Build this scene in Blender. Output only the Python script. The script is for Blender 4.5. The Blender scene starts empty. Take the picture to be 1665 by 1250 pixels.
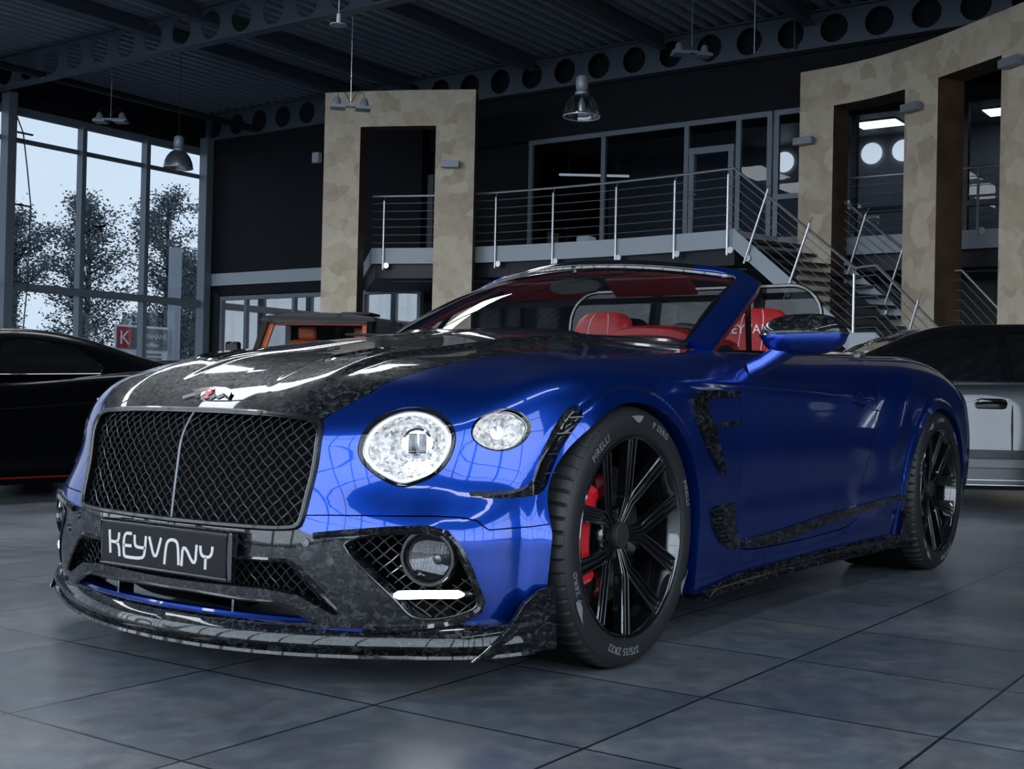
import bpy, math, random
import numpy as np
from mathutils import Vector, Matrix
PI = math.pi
SC = bpy.context.scene
COL = SC.collection

# ---------------------------------------------------------------- camera
CAM_LOC = (3.101, 2.739, 0.7643)
YAW, PITCH, ROLL, FPX = 3.7615, .01109, .02202, 2016.6
cam_d = bpy.data.cameras.new('camera'); cam = bpy.data.objects.new('camera', cam_d); COL.objects.link(cam)
_f = Vector((math.cos(YAW)*math.cos(PITCH), math.sin(YAW)*math.cos(PITCH), math.sin(PITCH)))
_r = Vector((math.sin(YAW), -math.cos(YAW), 0)); _u = _r.cross(_f)
_r2 = math.cos(ROLL)*_r + math.sin(ROLL)*_u; _u2 = -math.sin(ROLL)*_r + math.cos(ROLL)*_u
cam.matrix_world = Matrix(((_r2.x, _u2.x, -_f.x, CAM_LOC[0]), (_r2.y, _u2.y, -_f.y, CAM_LOC[1]), (_r2.z, _u2.z, -_f.z, CAM_LOC[2]), (0, 0, 0, 1)))
cam_d.sensor_width = 36; cam_d.lens = FPX*36/1665; cam_d.clip_start = .05; cam_d.clip_end = 400
SC.camera = cam

# ---------------------------------------------------------------- colour management, world, light
SC.view_settings.view_transform = 'Standard'; SC.view_settings.look = 'None'
SC.view_settings.exposure = 0.4; SC.view_settings.gamma = 1.0; SC.view_settings.use_curve_mapping = False
SKY = 5.0
w = bpy.data.worlds.new('overcast_sky'); SC.world = w; w.use_nodes = True
nt = w.node_tree; nt.nodes.clear()
wo = nt.nodes.new('ShaderNodeOutputWorld'); bg = nt.nodes.new('ShaderNodeBackground')
tc = nt.nodes.new('ShaderNodeTexCoord'); sx = nt.nodes.new('ShaderNodeSeparateXYZ'); rp = nt.nodes.new('ShaderNodeValToRGB')
nz = nt.nodes.new('ShaderNodeTexNoise'); nz.inputs['Scale'].default_value = 2.5; nz.inputs['Detail'].default_value = 4
mx = nt.nodes.new('ShaderNodeMixRGB'); mx.blend_type = 'MULTIPLY'; mx.inputs[0].default_value = .25
nt.links.new(tc.outputs['Generated'], sx.inputs[0]); nt.links.new(sx.outputs['Z'], rp.inputs[0])
nt.links.new(tc.outputs['Generated'], nz.inputs['Vector'])
rp.color_ramp.elements[0].position = 0.0; rp.color_ramp.elements[0].color = (.86, .93, 1.0, 1)
rp.color_ramp.elements[1].position = 0.8; rp.color_ramp.elements[1].color = (.62, .76, .92, 1)
nt.links.new(rp.outputs[0], mx.inputs[1]); nt.links.new(nz.outputs['Fac'], mx.inputs[2])
nt.links.new(mx.outputs[0], bg.inputs[0]); nt.links.new(bg.outputs[0], wo.inputs[0]); bg.inputs[1].default_value = SKY
SC.cycles.use_denoising = True
SC.cycles.max_bounces = 8; SC.cycles.transparent_max_bounces = 24; SC.cycles.glossy_bounces = 5; SC.cycles.diffuse_bounces = 3
SC.cycles.transmission_bounces = 6; SC.cycles.sample_clamp_indirect = 4; SC.cycles.caustics_reflective = False; SC.cycles.caustics_refractive = False
SC.cycles.use_adaptive_sampling = True; SC.cycles.adaptive_threshold = 0.02

# hall: x = -17.16 back wall, y = -21.13 glass facade, further glass at x = 11 and y = 9.5
BX, FY, FX, NY, ZR = -17.16, -21.13, 11.0, 9.5, 7.55
def portal(loc, rot, sx_, sy_):
    d = bpy.data.lights.new('daylight_portal', 'AREA'); d.shape = 'RECTANGLE'; d.size = sx_; d.size_y = sy_
    d.cycles.is_portal = True
    o = bpy.data.objects.new('daylight_portal', d); COL.objects.link(o); o.location = loc; o.rotation_euler = rot
portal((-3.0, FY-.1, 3.4), (PI/2, 0, 0), 28, 6.6)
portal((FX+.1, -5.8, 3.4), (PI/2, 0, PI/2), 30, 6.6)
portal((-24, -34, 14), (0, 0, 0), 50, 56)
portal((5, NY+.1, 3.4), (PI/2, 0, PI), 12, 6.6)

# ---------------------------------------------------------------- materials
def mat(name, col=(.5, .5, .5), rough=.5, metal=0., coat=0., spec=.5, emit=None, es=1., coat_rough=.03):
    m = bpy.data.materials.new(name); m.use_nodes = True
    b = m.node_tree.nodes['Principled BSDF']
    b.inputs['Base Color'].default_value = (*col, 1); b.inputs['Roughness'].default_value = rough
    b.inputs['Metallic'].default_value = metal; b.inputs['Coat Weight'].default_value = coat
    b.inputs['Coat Roughness'].default_value = coat_rough; b.inputs['Specular IOR Level'].default_value = spec
    if emit:
        b.inputs['Emission Color'].default_value = (*emit, 1); b.inputs['Emission Strength'].default_value = es
    return m
def N(m, t, **kw):
    n = m.node_tree.nodes.new(t)
    for k, v in kw.items():
        if k in n.inputs.keys(): n.inputs[k].default_value = v
        else: setattr(n, k, v)
    return n
def L(m, a, b): m.node_tree.links.new(a, b)
def P(m): return m.node_tree.nodes['Principled BSDF']
def ramp(m, fac, stops):
    r = N(m, 'ShaderNodeValToRGB'); e = r.color_ramp.elements
    while len(e) < len(stops): e.new(.5)
    for q, (p, c) in zip(e, stops): q.position = p; q.color = (*c, 1)
    L(m, fac, r.inputs[0]); return r.outputs[0]
def coords(m, scale=(1, 1, 1), kind='Object'):
    t = N(m, 'ShaderNodeTexCoord'); mp = N(m, 'ShaderNodeMapping'); mp.inputs['Scale'].default_value = scale
    L(m, t.outputs[kind], mp.inputs[0]); return mp.outputs[0]
def noisy(name, c0, c1, scale=5, rough=.5, rr=None, detail=6, bump=0, vec=(1, 1, 1), metal=0., coat=0., spec=.5, lo=.35, hi=.65):
    m = mat(name, c0, rough, metal, coat, spec); v = coords(m, vec)
    n = N(m, 'ShaderNodeTexNoise', Scale=scale, Detail=detail); L(m, v, n.inputs['Vector'])
    L(m, ramp(m, n.outputs['Fac'], [(lo, c0), (hi, c1)]), P(m).inputs['Base Color'])
    if rr:
        q = N(m, 'ShaderNodeMapRange'); q.inputs['To Min'].default_value = rr[0]; q.inputs['To Max'].default_value = rr[1]
        L(m, n.outputs['Fac'], q.inputs[0]); L(m, q.outputs[0], P(m).inputs['Roughness'])
    if bump:
        b = N(m, 'ShaderNodeBump', Strength=bump, Distance=.01); L(m, n.outputs['Fac'], b.inputs['Height']); L(m, b.outputs[0], P(m).inputs['Normal'])
    return m
M = {}
# blue metallic paint: fine flake noise in the base under a clear coat
def paint(name, c0, c1, metal=.75, rough=.34):
    m = mat(name, c0, rough, metal, 1.0); v = coords(m)
    lw = N(m, 'ShaderNodeTexNoise', Scale=900., Detail=1.); L(m, v, lw.inputs['Vector'])
    L(m, ramp(m, lw.outputs['Fac'], [(.3, c0), (.75, c1)]), P(m).inputs['Base Color'])
    return m
M['blue'] = paint('blue_metallic_paint', (.0, .021, .20), (.0, .058, .44), .85, .30)
M['black_gloss'] = mat('gloss_black', (.004, .004, .005), .12, 0, 1.0)
M['black_paint'] = mat('black_car_paint', (.002, .002, .003), .22, 0, .15, spec=.12)
M['grey_paint'] = paint('grey_metallic_paint', (.055, .059, .066), (.095, .10, .11), .7, .38)
M['black_matte'] = mat('matte_black', (.008, .008, .009), .7)
M['void'] = mat('wheel_well_black', (.003, .003, .003), .95, spec=.1)
def carbon():
    m = mat('forged_carbon', (.02, .02, .022), .35, 0, .85, spec=.08); v = coords(m, (1.0, 1.4, 1.9))
    nz = N(m, 'ShaderNodeTexNoise', Scale=22., Detail=3.); L(m, v, nz.inputs['Vector'])
    ad = N(m, 'ShaderNodeMixRGB', blend_type='LINEAR_LIGHT'); ad.inputs[0].default_value = .05; L(m, v, ad.inputs[1]); L(m, nz.outputs['Color'], ad.inputs[2])
    vo = N(m, 'ShaderNodeTexVoronoi', Scale=62.); L(m, ad.outputs[0], vo.inputs['Vector'])
    s = N(m, 'ShaderNodeSeparateColor'); L(m, vo.outputs['Color'], s.inputs[0])
    L(m, ramp(m, s.outputs[0], [(.3, (.003, .003, .004)), (.7, (.009, .010, .011)), (1., (.040, .043, .048))]), P(m).inputs['Base Color'])
    L(m, ramp(m, s.outputs[1], [(0, (.2,)*3), (1, (.5,)*3)]), P(m).inputs['Roughness'])
    P(m).inputs['Metallic'].default_value = .1
    return m
M['carbon'] = carbon()
M['chrome'] = mat('chrome', (.75, .76, .78), .08, 1.0)
M['dark_chrome'] = mat('dark_chrome', (.10, .105, .11), .22, 1.0)
M['wire'] = mat('black_wire', (.13, .135, .14), .3, .8)
M['steel'] = mat('brushed_steel', (.72, .75, .78), .32, .9)
M['red_leather'] = noisy('red_leather', (.30, .008, .010), (.40, .014, .016), 60, .42, bump=.05)
M['dark_leather'] = noisy('black_leather', (.010, .010, .011), (.018, .018, .02), 80, .5, bump=.05)
M['orange_leather'] = mat('orange_leather', (.42, .07, .012), .5)
M['dark_red'] = mat('dark_red_trim', (.13, .006, .008), .5)
M['stitch'] = mat('white_stitching', (.7, .7, .7), .6)
M['caliper'] = mat('red_caliper_paint', (.55, .006, .012), .22, 0, 1.0)
M['disc'] = noisy('brake_disc_steel', (.10, .10, .105), (.16, .16, .17), 30, .3, metal=1.0)
def rubber():
    m = mat('tyre_rubber', (.012, .0125, .0135), .55, spec=.45)
    n = N(m, 'ShaderNodeTexNoise', Scale=180., Detail=3.); L(m, coords(m), n.inputs['Vector'])
    b = N(m, 'ShaderNodeBump', Strength=.08, Distance=.003); L(m, n.outputs['Fac'], b.inputs['Height']); L(m, b.outputs[0], P(m).inputs['Normal'])
    return m
M['rubber'] = rubber()
M['tyre_text'] = mat('tyre_lettering_grey', (.16, .17, .18), .6)
M['white_text'] = mat('plate_lettering', (.62, .60, .57), .45)
M['plate'] = mat('plate_black', (.009, .009, .011), .4, 0, 0, spec=.15)
M['lens_white'] = mat('lamp_led_white', (.9, .9, .9), .3, emit=(.92, .97, 1.0), es=14)
def glass(name, tint=(1, 1, 1), refl=.08, rough=.0, fres=1.45, gcol=(1, 1, 1)):
    m = bpy.data.materials.new(name); m.use_nodes = True; t = m.node_tree; t.nodes.clear()
    o = t.nodes.new('ShaderNodeOutputMaterial'); mi = t.nodes.new('ShaderNodeMixShader'); tr = t.nodes.new('ShaderNodeBsdfTransparent')
    g = t.nodes.new('ShaderNodeBsdfGlossy'); g.inputs['Roughness'].default_value = rough; tr.inputs[0].default_value = (*tint, 1); g.inputs[0].default_value = (*gcol, 1)
    fr = t.nodes.new('ShaderNodeLayerWeight'); pw = t.nodes.new('ShaderNodeMath'); pw.operation = 'POWER'; pw.inputs[1].default_value = 5
    mr = t.nodes.new('ShaderNodeMath'); mr.operation = 'MULTIPLY_ADD'; mr.inputs[1].default_value = 1-refl; mr.inputs[2].default_value = refl
    fr.inputs[0].default_value = .5; t.links.new(fr.outputs['Facing'], pw.inputs[0]); t.links.new(pw.outputs[0], mr.inputs[0]); t.links.new(mr.outputs[0], mi.inputs[0]); t.links.new(tr.outputs[0], mi.inputs[1]); t.links.new(g.outputs[0], mi.inputs[2])
    t.links.new(mi.outputs[0], o.inputs[0]); return m
M['window_glass'] = glass('window_glass', (.37, .39, .41), .012)
M['clear_window'] = glass('clear_window_glass', (.93, .95, .97), .04)
M['screen_glass'] = glass('windscreen_glass', (.80, .82, .83), .06)
M['office_glass'] = glass('office_glass', (.70, .73, .77), .012)
M['car_dark_glass'] = mat('tinted_car_glass', (.006, .006, .007), .04, 0, 1.0)
M['lamp_glass'] = glass('lamp_glass', (.96, .97, .98), .03)
M['black_satin'] = mat('satin_black', (.004, .004, .005), .30, 0, .3, spec=.3)
def crystal():
    m = mat('lamp_crystal', (.75, .77, .80), .15, .4)
    v = coords(m); vo = N(m, 'ShaderNodeTexVoronoi', Scale=110.); L(m, v, vo.inputs['Vector'])
    b = N(m, 'ShaderNodeBump', Strength=1.0, Distance=.06); L(m, vo.outputs['Distance'], b.inputs['Height']); L(m, b.outputs[0], P(m).inputs['Normal'])
    sc_ = N(m, 'ShaderNodeSeparateColor'); L(m, vo.outputs['Color'], sc_.inputs[0]); L(m, ramp(m, sc_.outputs[0], [(.0, (.25, .26, .28)), (.35, (.62, .64, .67)), (.8, (.95, .96, .98))]), P(m).inputs['Base Color'])
    P(m).inputs['Emission Color'].default_value = (.9, .95, 1, 1); L(m, m.node_tree.nodes['Principled BSDF'].inputs['Base Color'].links[0].from_socket, P(m).inputs['Emission Color']); P(m).inputs['Emission Strength'].default_value = .38
    return m
M['crystal'] = crystal()

M['drl_ring'] = mat('daylight_ring_white', (.8, .82, .85), .3, emit=(.9, .95, 1.0), es=.5)
M['deflector'] = glass('black_mesh_deflector', (.08, .08, .085), .02)
M['caliper_text'] = mat('caliper_lettering', (.25, .05, .05), .5)

# ---------------------------------------------------------------- mesh helpers
def tag(o, label=None, cat=None, group=None, kind=None):
    if label: o['label'] = label
    if cat: o['category'] = cat
    if group: o['group'] = group
    if kind: o['kind'] = kind
    return o
def empty(name, loc=(0, 0, 0), rz=0, label=None, cat=None, group=None, parent=None):
    o = bpy.data.objects.new(name, None); COL.objects.link(o); o.location = loc; o.rotation_euler = (0, 0, rz); o.empty_display_size = .2
    if parent: o.parent = parent
    return tag(o, label, cat, group)
class MB:
    """collects shapes into one mesh"""
    def __init__(s): s.v = []; s.f = []; s.n = 0
    def add(s, V, Fc):
        V = [tuple(map(float, p)) for p in V]; s.v += V; s.f += [tuple(int(i)+s.n for i in f) for f in Fc]; s.n += len(V); return s
    def box(s, a, b, R=None, T=None):
        x0, y0, z0 = a; x1, y1, z1 = b
        V = [(x0, y0, z0), (x1, y0, z0), (x1, y1, z0), (x0, y1, z0), (x0, y0, z1), (x1, y0, z1), (x1, y1, z1), (x0, y1, z1)]
        if R is not None: V = [tuple(R @ Vector(p)) for p in V]
        if T is not None: V = [tuple(Vector(p)+Vector(T)) for p in V]
        return s.add(V, [(0, 3, 2, 1), (4, 5, 6, 7), (0, 1, 5, 4), (1, 2, 6, 5), (2, 3, 7, 6), (3, 0, 4, 7)])
    def tube(s, pts, r, n=8, caps=True, closed=False):
        pts = [Vector(p) for p in pts]; m = len(pts); rs = [float(q) for q in r] if hasattr(r, "__len__") else [float(r)]*m
        V = []; Fc = []; up = None
        for i, p in enumerate(pts):
            a = pts[(i-1) % m] if (closed or i > 0) else p; b = pts[(i+1) % m] if (closed or i < m-1) else p
            d = (b-a).normalized() if (b-a).length > 1e-9 else Vector((0, 0, 1))
            if up is None:
                up = Vector((0, 0, 1)) if abs(d.z) < .9 else Vector((1, 0, 0))
            x = d.cross(up)
            if x.length < 1e-6: x = d.orthogonal()
            x.normalize(); y = x.cross(d).normalized(); up = y
            for k in range(n):
                t = 2*PI*k/n; V.append(p+rs[i]*(math.cos(t)*x+math.sin(t)*y))
        for i in range(m if closed else m-1):
            j = (i+1) % m
            for k in range(n): Fc.append((i*n+k, i*n+(k+1) % n, j*n+(k+1) % n, j*n+k))
        if caps and not closed: Fc += [tuple(range(n))[::-1], tuple((m-1)*n+k for k in range(n))]
        return s.add(V, Fc)
    def lathe(s, prof, n=48, T=None, closed_prof=False, a0=0, a1=2*PI):
        """prof: (r, h) -> around local z; T(x,y,z)->world tuple"""
        full = abs(a1-a0-2*PI) < 1e-6; m = n if full else n+1; V = []; k = len(prof)
        for i in range(m):
            t = a0+(a1-a0)*i/n
            for r, h in prof:
                p = (r*math.cos(t), r*math.sin(t), h); V.append(T(*p) if T else p)
        Fc = []
        for i in range(n):
            j = (i+1) % m if full else i+1
            for q in range(k if closed_prof else k-1):
                q2 = (q+1) % k; Fc.append((i*k+q, j*k+q, j*k+q2, i*k+q2))
        return s.add(V, Fc)
    def prism(s, poly, h0, h1, T):
        n = len(poly); V = [T(a, b, h0) for a, b in poly]+[T(a, b, h1) for a, b in poly]
        return s.add(V, [tuple(range(n))[::-1], tuple(range(n, 2*n))]+[(i, (i+1) % n, n+(i+1) % n, n+i) for i in range(n)])
    def loft(s, rings, closed=True, caps=True):
        n = len(rings[0]); V = [p for r in rings for p in r]; Fc = []
        for i in range(len(rings)-1):
            for k in range(n if closed else n-1):
                Fc.append((i*n+k, i*n+(k+1) % n, (i+1)*n+(k+1) % n, (i+1)*n+k))
        if caps and closed: Fc += [tuple(range(n))[::-1], tuple((len(rings)-1)*n+k for k in range(n))]
        return s.add(V, Fc)
    def build(s, name, m=None, parent=None, smooth=True, angle=35, bevel=0, subsurf=0, label=None):
        me = bpy.data.meshes.new(name); me.from_pydata(s.v, [], s.f); me.validate(); me.update()
        import bmesh
        bm = bmesh.new(); bm.from_mesh(me); bmesh.ops.recalc_face_normals(bm, faces=bm.faces); bm.to_mesh(me); bm.free()
        o = bpy.data.objects.new(name, me); COL.objects.link(o)
        if m: me.materials.append(m)
        if smooth:
            me.polygons.foreach_set('use_smooth', [True]*len(me.polygons)); 
            try: me.set_sharp_from_angle(angle=math.radians(angle))
            except Exception: pass
        if bevel:
            b = o.modifiers.new('bevel', 'BEVEL'); b.width = bevel; b.segments = 2; b.limit_method = 'ANGLE'; b.angle_limit = math.radians(40)
            b.harden_normals = False
        if subsurf:
            b = o.modifiers.new('sub', 'SUBSURF'); b.levels = subsurf; b.render_levels = subsurf
        if parent: o.parent = parent
        if label: o['label'] = label
        return o
def copy_tree(o, parent=None):
    c = o.copy(); COL.objects.link(c); c.parent = parent
    for ch in list(o.children): copy_tree(ch, c)
    return c
def text_mesh(s, size, depth=.0, spacing=1.0):
    """returns verts (x,y,z) and faces of a text, centred on x, baseline y=0"""
    cu = bpy.data.curves.new('lettering', 'FONT'); cu.body = s; cu.size = size; cu.extrude = depth; cu.align_x = 'CENTER'; cu.space_character = spacing
    cu.resolution_u = 3
    ob = bpy.data.objects.new('lettering', cu); COL.objects.link(ob)
    dg = bpy.context.evaluated_depsgraph_get(); me = bpy.data.meshes.new_from_object(ob.evaluated_get(dg))
    V = [tuple(v.co) for v in me.vertices]; Fc = [tuple(p.vertices) for p in me.polygons]
    bpy.data.objects.remove(ob); bpy.data.curves.remove(cu); bpy.data.meshes.remove(me)
    return V, Fc
def sdf_poly(px, pz, poly):
    """signed distance, positive inside"""
    poly = np.array(poly, float); n = len(poly); d = np.full(px.shape, 1e9); ins = np.zeros(px.shape, bool)
    for i in range(n):
        a = poly[i]; b = poly[(i+1) % n]; e = b-a; wx = px-a[0]; wz = pz-a[1]
        t = np.clip((wx*e[0]+wz*e[1])/max(e@e, 1e-12), 0, 1)
        d = np.minimum(d, np.hypot(wx-t*e[0], wz-t*e[1]))
        c = ((a[1] > pz) != (b[1] > pz)) & (px < (b[0]-a[0])*(pz-a[1])/(b[1]-a[1]+1e-15)+a[0])
        ins ^= c
    return np.where(ins, d, -d)
def smooth_poly(poly, it=2, closed=True):
    """Chaikin corner cutting"""
    p = np.array(poly, float)
    for _ in range(it):
        q = np.roll(p, -1, 0) if closed else p[1:]; b = p if closed else p[:-1]
        r = np.stack([.75*b+.25*q, .25*b+.75*q], 1).reshape(-1, p.shape[1])
        p = r if closed else np.vstack([p[:1], r, p[-1:]])
    return p
# ================================================================ the hall
def struct(o): o['kind'] = 'structure'; return o
M['frame_grey'] = mat('window_frame_grey', (.16, .19, .225), .45, .2)
M['charcoal'] = noisy('charcoal_wall_paint', (.0040, .0052, .0085), (.0055, .007, .011), 3, .7, spec=.25)
M['soffit'] = mat('soffit_grey', (.10, .115, .135), .6)
M['fascia'] = mat('fascia_light_grey', (.42, .47, .52), .5)
M['beam'] = mat('painted_roof_steel', (.075, .092, .12), .5)
M['deck'] = mat('roof_deck_steel', (.32, .37, .44), .45, .1)
M['dark_metal'] = mat('dark_metal', (.02, .023, .028), .45, .4)
def floor_mat():
    m = mat('grey_floor_tiles', (.1, .11, .12), .35, spec=.55); th = 3.15891; s = 1/.6035; ox, oy = .81168, -.51433
    t = N(m, 'ShaderNodeTexCoord'); mp = N(m, 'ShaderNodeMapping'); mp.inputs['Scale'].default_value = (s, s, 1); mp.inputs['Rotation'].default_value = (0, 0, -th)
    c, d = math.cos(-th), math.sin(-th); mp.inputs['Location'].default_value = (-(c*ox-d*oy)*s, -(d*ox+c*oy)*s, 0)
    L(m, t.outputs['Object'], mp.inputs[0]); sp = N(m, 'ShaderNodeSeparateXYZ'); L(m, mp.outputs[0], sp.inputs[0])
    def mth(op, a, b=None, v=None):
        n = N(m, 'ShaderNodeMath', operation=op); L(m, a, n.inputs[0])
        if b is not None: L(m, b, n.inputs[1])
        if v is not None: n.inputs[1].default_value = v
        return n.outputs[0]
    es = []
    for k in ('X', 'Y'):
        f = mth('FRACT', sp.outputs[k]); g = mth('SUBTRACT', f, v=.5); g = mth('ABSOLUTE', g); es.append(g)
    e = mth('MAXIMUM', es[0], es[1]); gr = mth('GREATER_THAN', e, v=.5-.0070)
    fl = N(m, 'ShaderNodeVectorMath', operation='FLOOR'); L(m, mp.outputs[0], fl.inputs[0])
    wn = N(m, 'ShaderNodeTexWhiteNoise'); L(m, fl.outputs[0], wn.inputs['Vector'])
    n1 = N(m, 'ShaderNodeTexNoise', Scale=1.1, Detail=5.); n2 = N(m, 'ShaderNodeTexNoise', Scale=7., Detail=8., Roughness=.7); n3 = N(m, 'ShaderNodeTexNoise', Scale=240., Detail=3.)
    for q in (n1, n2, n3): L(m, mp.outputs[0], q.inputs['Vector'])
    va = mth('MULTIPLY_ADD', wn.outputs['Value'], v=.10); m.node_tree.nodes[-1].inputs[2].default_value = 0
    sm = mth('ADD', mth('MULTIPLY', n1.outputs['Fac'], v=.30), mth('MULTIPLY', n2.outputs['Fac'], v=.38)); sm = mth('ADD', sm, mth('MULTIPLY', n3.outputs['Fac'], v=.22)); sm = mth('ADD', sm, mth('MULTIPLY', wn.outputs['Value'], v=.07))
    base = ramp(m, sm, [(.40, (.076, .085, .097)), (.49, (.125, .137, .152)), (.58, (.21, .222, .236))])
    hue = N(m, 'ShaderNodeTexNoise', Scale=2.2, Detail=4.); L(m, mp.outputs[0], hue.inputs['Vector'])
    hc = ramp(m, hue.outputs['Fac'], [(.35, (.90, 1.0, 1.10)), (.65, (1.08, .99, .97))])
    mu = N(m, 'ShaderNodeMixRGB', blend_type='MULTIPLY'); mu.inputs[0].default_value = 1; L(m, base, mu.inputs[1]); L(m, hc, mu.inputs[2])
    mi = N(m, 'ShaderNodeMixRGB'); L(m, gr, mi.inputs[0]); L(m, mu.outputs[0], mi.inputs[1]); mi.inputs[2].default_value = (.010, .012, .016, 1)
    L(m, mi.outputs[0], P(m).inputs['Base Color'])
    rr = N(m, 'ShaderNodeMapRange'); rr.inputs['To Min'].default_value = .24; rr.inputs['To Max'].default_value = .42; L(m, n2.outputs['Fac'], rr.inputs[0]); L(m, rr.outputs[0], P(m).inputs['Roughness'])
    b = N(m, 'ShaderNodeBump', Strength=.25, Distance=.004); iv = mth('SUBTRACT', mth('MULTIPLY', n3.outputs['Fac'], v=.25), gr); L(m, iv, b.inputs['Height']); L(m, b.outputs[0], P(m).inputs['Normal'])
    return m
def plaster():
    m = mat('mottled_beige_plaster', (.4, .33, .22), .55); v = coords(m)
    n = N(m, 'ShaderNodeTexNoise', Scale=2.0, Detail=4.); L(m, v, n.inputs['Vector'])
    ad = N(m, 'ShaderNodeMixRGB', blend_type='LINEAR_LIGHT'); ad.inputs[0].default_value = .22; L(m, v, ad.inputs[1]); L(m, n.outputs['Color'], ad.inputs[2])
    vo = N(m, 'ShaderNodeTexVoronoi', Scale=3.4); vo.feature = 'SMOOTH_F1'; vo.inputs['Smoothness'].default_value = .12; L(m, ad.outputs[0], vo.inputs['Vector'])
    s = N(m, 'ShaderNodeSeparateColor'); L(m, vo.outputs['Color'], s.inputs[0])
    n2 = N(m, 'ShaderNodeTexNoise', Scale=6., Detail=6.); L(m, v, n2.inputs['Vector'])
    a = N(m, 'ShaderNodeMath', operation='ADD'); b = N(m, 'ShaderNodeMath', operation='MULTIPLY'); b.inputs[1].default_value = .5; L(m, s.outputs[0], b.inputs[0]); L(m, b.outputs[0], a.inputs[0])
    c = N(m, 'ShaderNodeMath', operation='MULTIPLY'); c.inputs[1].default_value = .6; L(m, n2.outputs['Fac'], c.inputs[0]); L(m, c.outputs[0], a.inputs[1])
    L(m, ramp(m, a.outputs[0], [(.2, (.41, .335, .235)), (.5, (.54, .45, .33)), (.8, (.64, .56, .43))]), P(m).inputs['Base Color']); return m
M['plaster'] = plaster()
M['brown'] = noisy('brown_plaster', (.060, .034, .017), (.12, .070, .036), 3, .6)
M['tread'] = mat('dark_stair_tread', (.022, .025, .030), .4)

o = MB(); o.add([(-26, FY, 0), (FX, FY, 0), (FX, NY, 0), (-26, NY, 0)], [(0, 1, 2, 3)]); struct(o.build('floor', floor_mat(), smooth=False))
# corrugated deck
o = MB(); V = []; ys = []; y = FY-.2
while y < NY+.2:
    ys += [(y, ZR), (y+.10, ZR), (y+.12, ZR+.14), (y+.26, ZR+.14)]; y += .28
for yy, zz in ys: V += [(-26, yy, zz), (FX+.1, yy, zz)]
o.add(V, [(2*i, 2*i+1, 2*i+3, 2*i+2) for i in range(len(ys)-1)])
struct(o.build('ceiling', M['deck'], smooth=False))
o = MB(); o.box((-26, FY-.3, ZR+.25), (FX+.3, NY+.3, ZR+.3)); struct(o.build('ceiling_roof', M['charcoal'], smooth=False))
# cellular beams across the hall
def cell_beam(x, y0, y1, first, m='beam'):
    b = MB(); p = .782; r = .245; zc = 7.195; z0, z1 = 6.89, 7.50; n = 24; yk = first
    while yk > y0+p: yk -= p
    ys_ = []
    while yk < y1: ys_.append(yk); yk += p
    for xs in (x-.007, x+.007):
        for yc in ys_:
            sq = []; ci = []
            for i in range(n):
                t = 2*PI*i/n; cx, cz = math.cos(t), math.sin(t); k = min((p/2)/max(abs(cx), 1e-6), ((z1-z0)/2)/max(abs(cz), 1e-6))
                sq.append((xs, yc+cx*k, (z0+z1)/2+cz*k)); ci.append((xs, yc+cx*r, zc+cz*r))
            # corner filling is handled by snapping the nearest samples to the corners
            for a_, b_ in ((1, 1), (-1, 1), (-1, -1), (1, -1)):
                tgt = (xs, yc+a_*p/2, (z0+z1)/2+b_*(z1-z0)/2); j = min(range(n), key=lambda q: (sq[q][1]-tgt[1])**2+(sq[q][2]-tgt[2])**2); sq[j] = tgt
            b.add(sq+ci, [(i, (i+1) % n, n+(i+1) % n, n+i) for i in range(n)])
    b.box((x-.11, y0, 6.865), (x+.11, y1, 6.89)); b.box((x-.11, y0, 7.50), (x+.11, y1, 7.525))
    for yy in (y0+.02, (y0+y1)/2, y1-.02): b.box((x-.1, yy-.01, 6.89), (x+.1, yy+.01, 7.5))
    return b
for i, x in enumerate((-17.16, -11.40, -5.64, .12, 5.88)):
    struct(cell_beam(x, FY+.2, NY-.2, -19.22 if i == 0 else -18.96).build('trim_%d' % (i+1), M['beam'], smooth=False))
def ibeam(x0, x1, y, z0, z1, w=.09):
    b = MB(); b.box((x0, y-w, z0), (x1, y+w, z0+.02)); b.box((x0, y-.008, z0+.02), (x1, y+.008, z1-.02)); b.box((x0, y-w, z1-.02), (x1, y+w, z1)); return b
for i, y in enumerate((-16.0, -14.5, -11.3, -8.4, -5.55, 1.5, 5.0)):
    struct(ibeam(-17.1, FX, y, 7.28, 7.54).build('trim_%d' % (10+i), M['beam'], smooth=False))
struct(MB().tube([(-17.0, -19.15, 6.95), (FX, -19.15, 6.95)], .075, 12).build('trim_18', M['dark_metal']))
# back wall (left part), with the pale band and the glazing below
wl = MB()
wl.box((BX-.2, FY, 3.62), (BX, -14.2, 7.6)); wl.box((BX-.2, FY, 3.08), (BX, -14.2, 3.33)); wl.box((BX-.2, FY, 0), (BX, -20.45, 3.08))
struct(wl.build('wall_back', M['charcoal'], smooth=False))
struct(MB().box((BX-.2, FY+.05, 3.33), (BX+.03, -16.2, 3.62)).build('trim_20', M['fascia'], smooth=False))
struct(MB().box((-18.4, FY, 5.95), (-17.35, 3.0, 7.6)).build('wall_upper', M['charcoal'], smooth=False))
struct(MB().box((-26, FY-.1, 0), (BX-.2, FY, 7.8)).build('wall_side', M['charcoal'], smooth=False))
struct(MB().box((-26.2, FY, 0), (-26, NY, 7.8)).build('wall_far', M['charcoal'], smooth=False))
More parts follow.
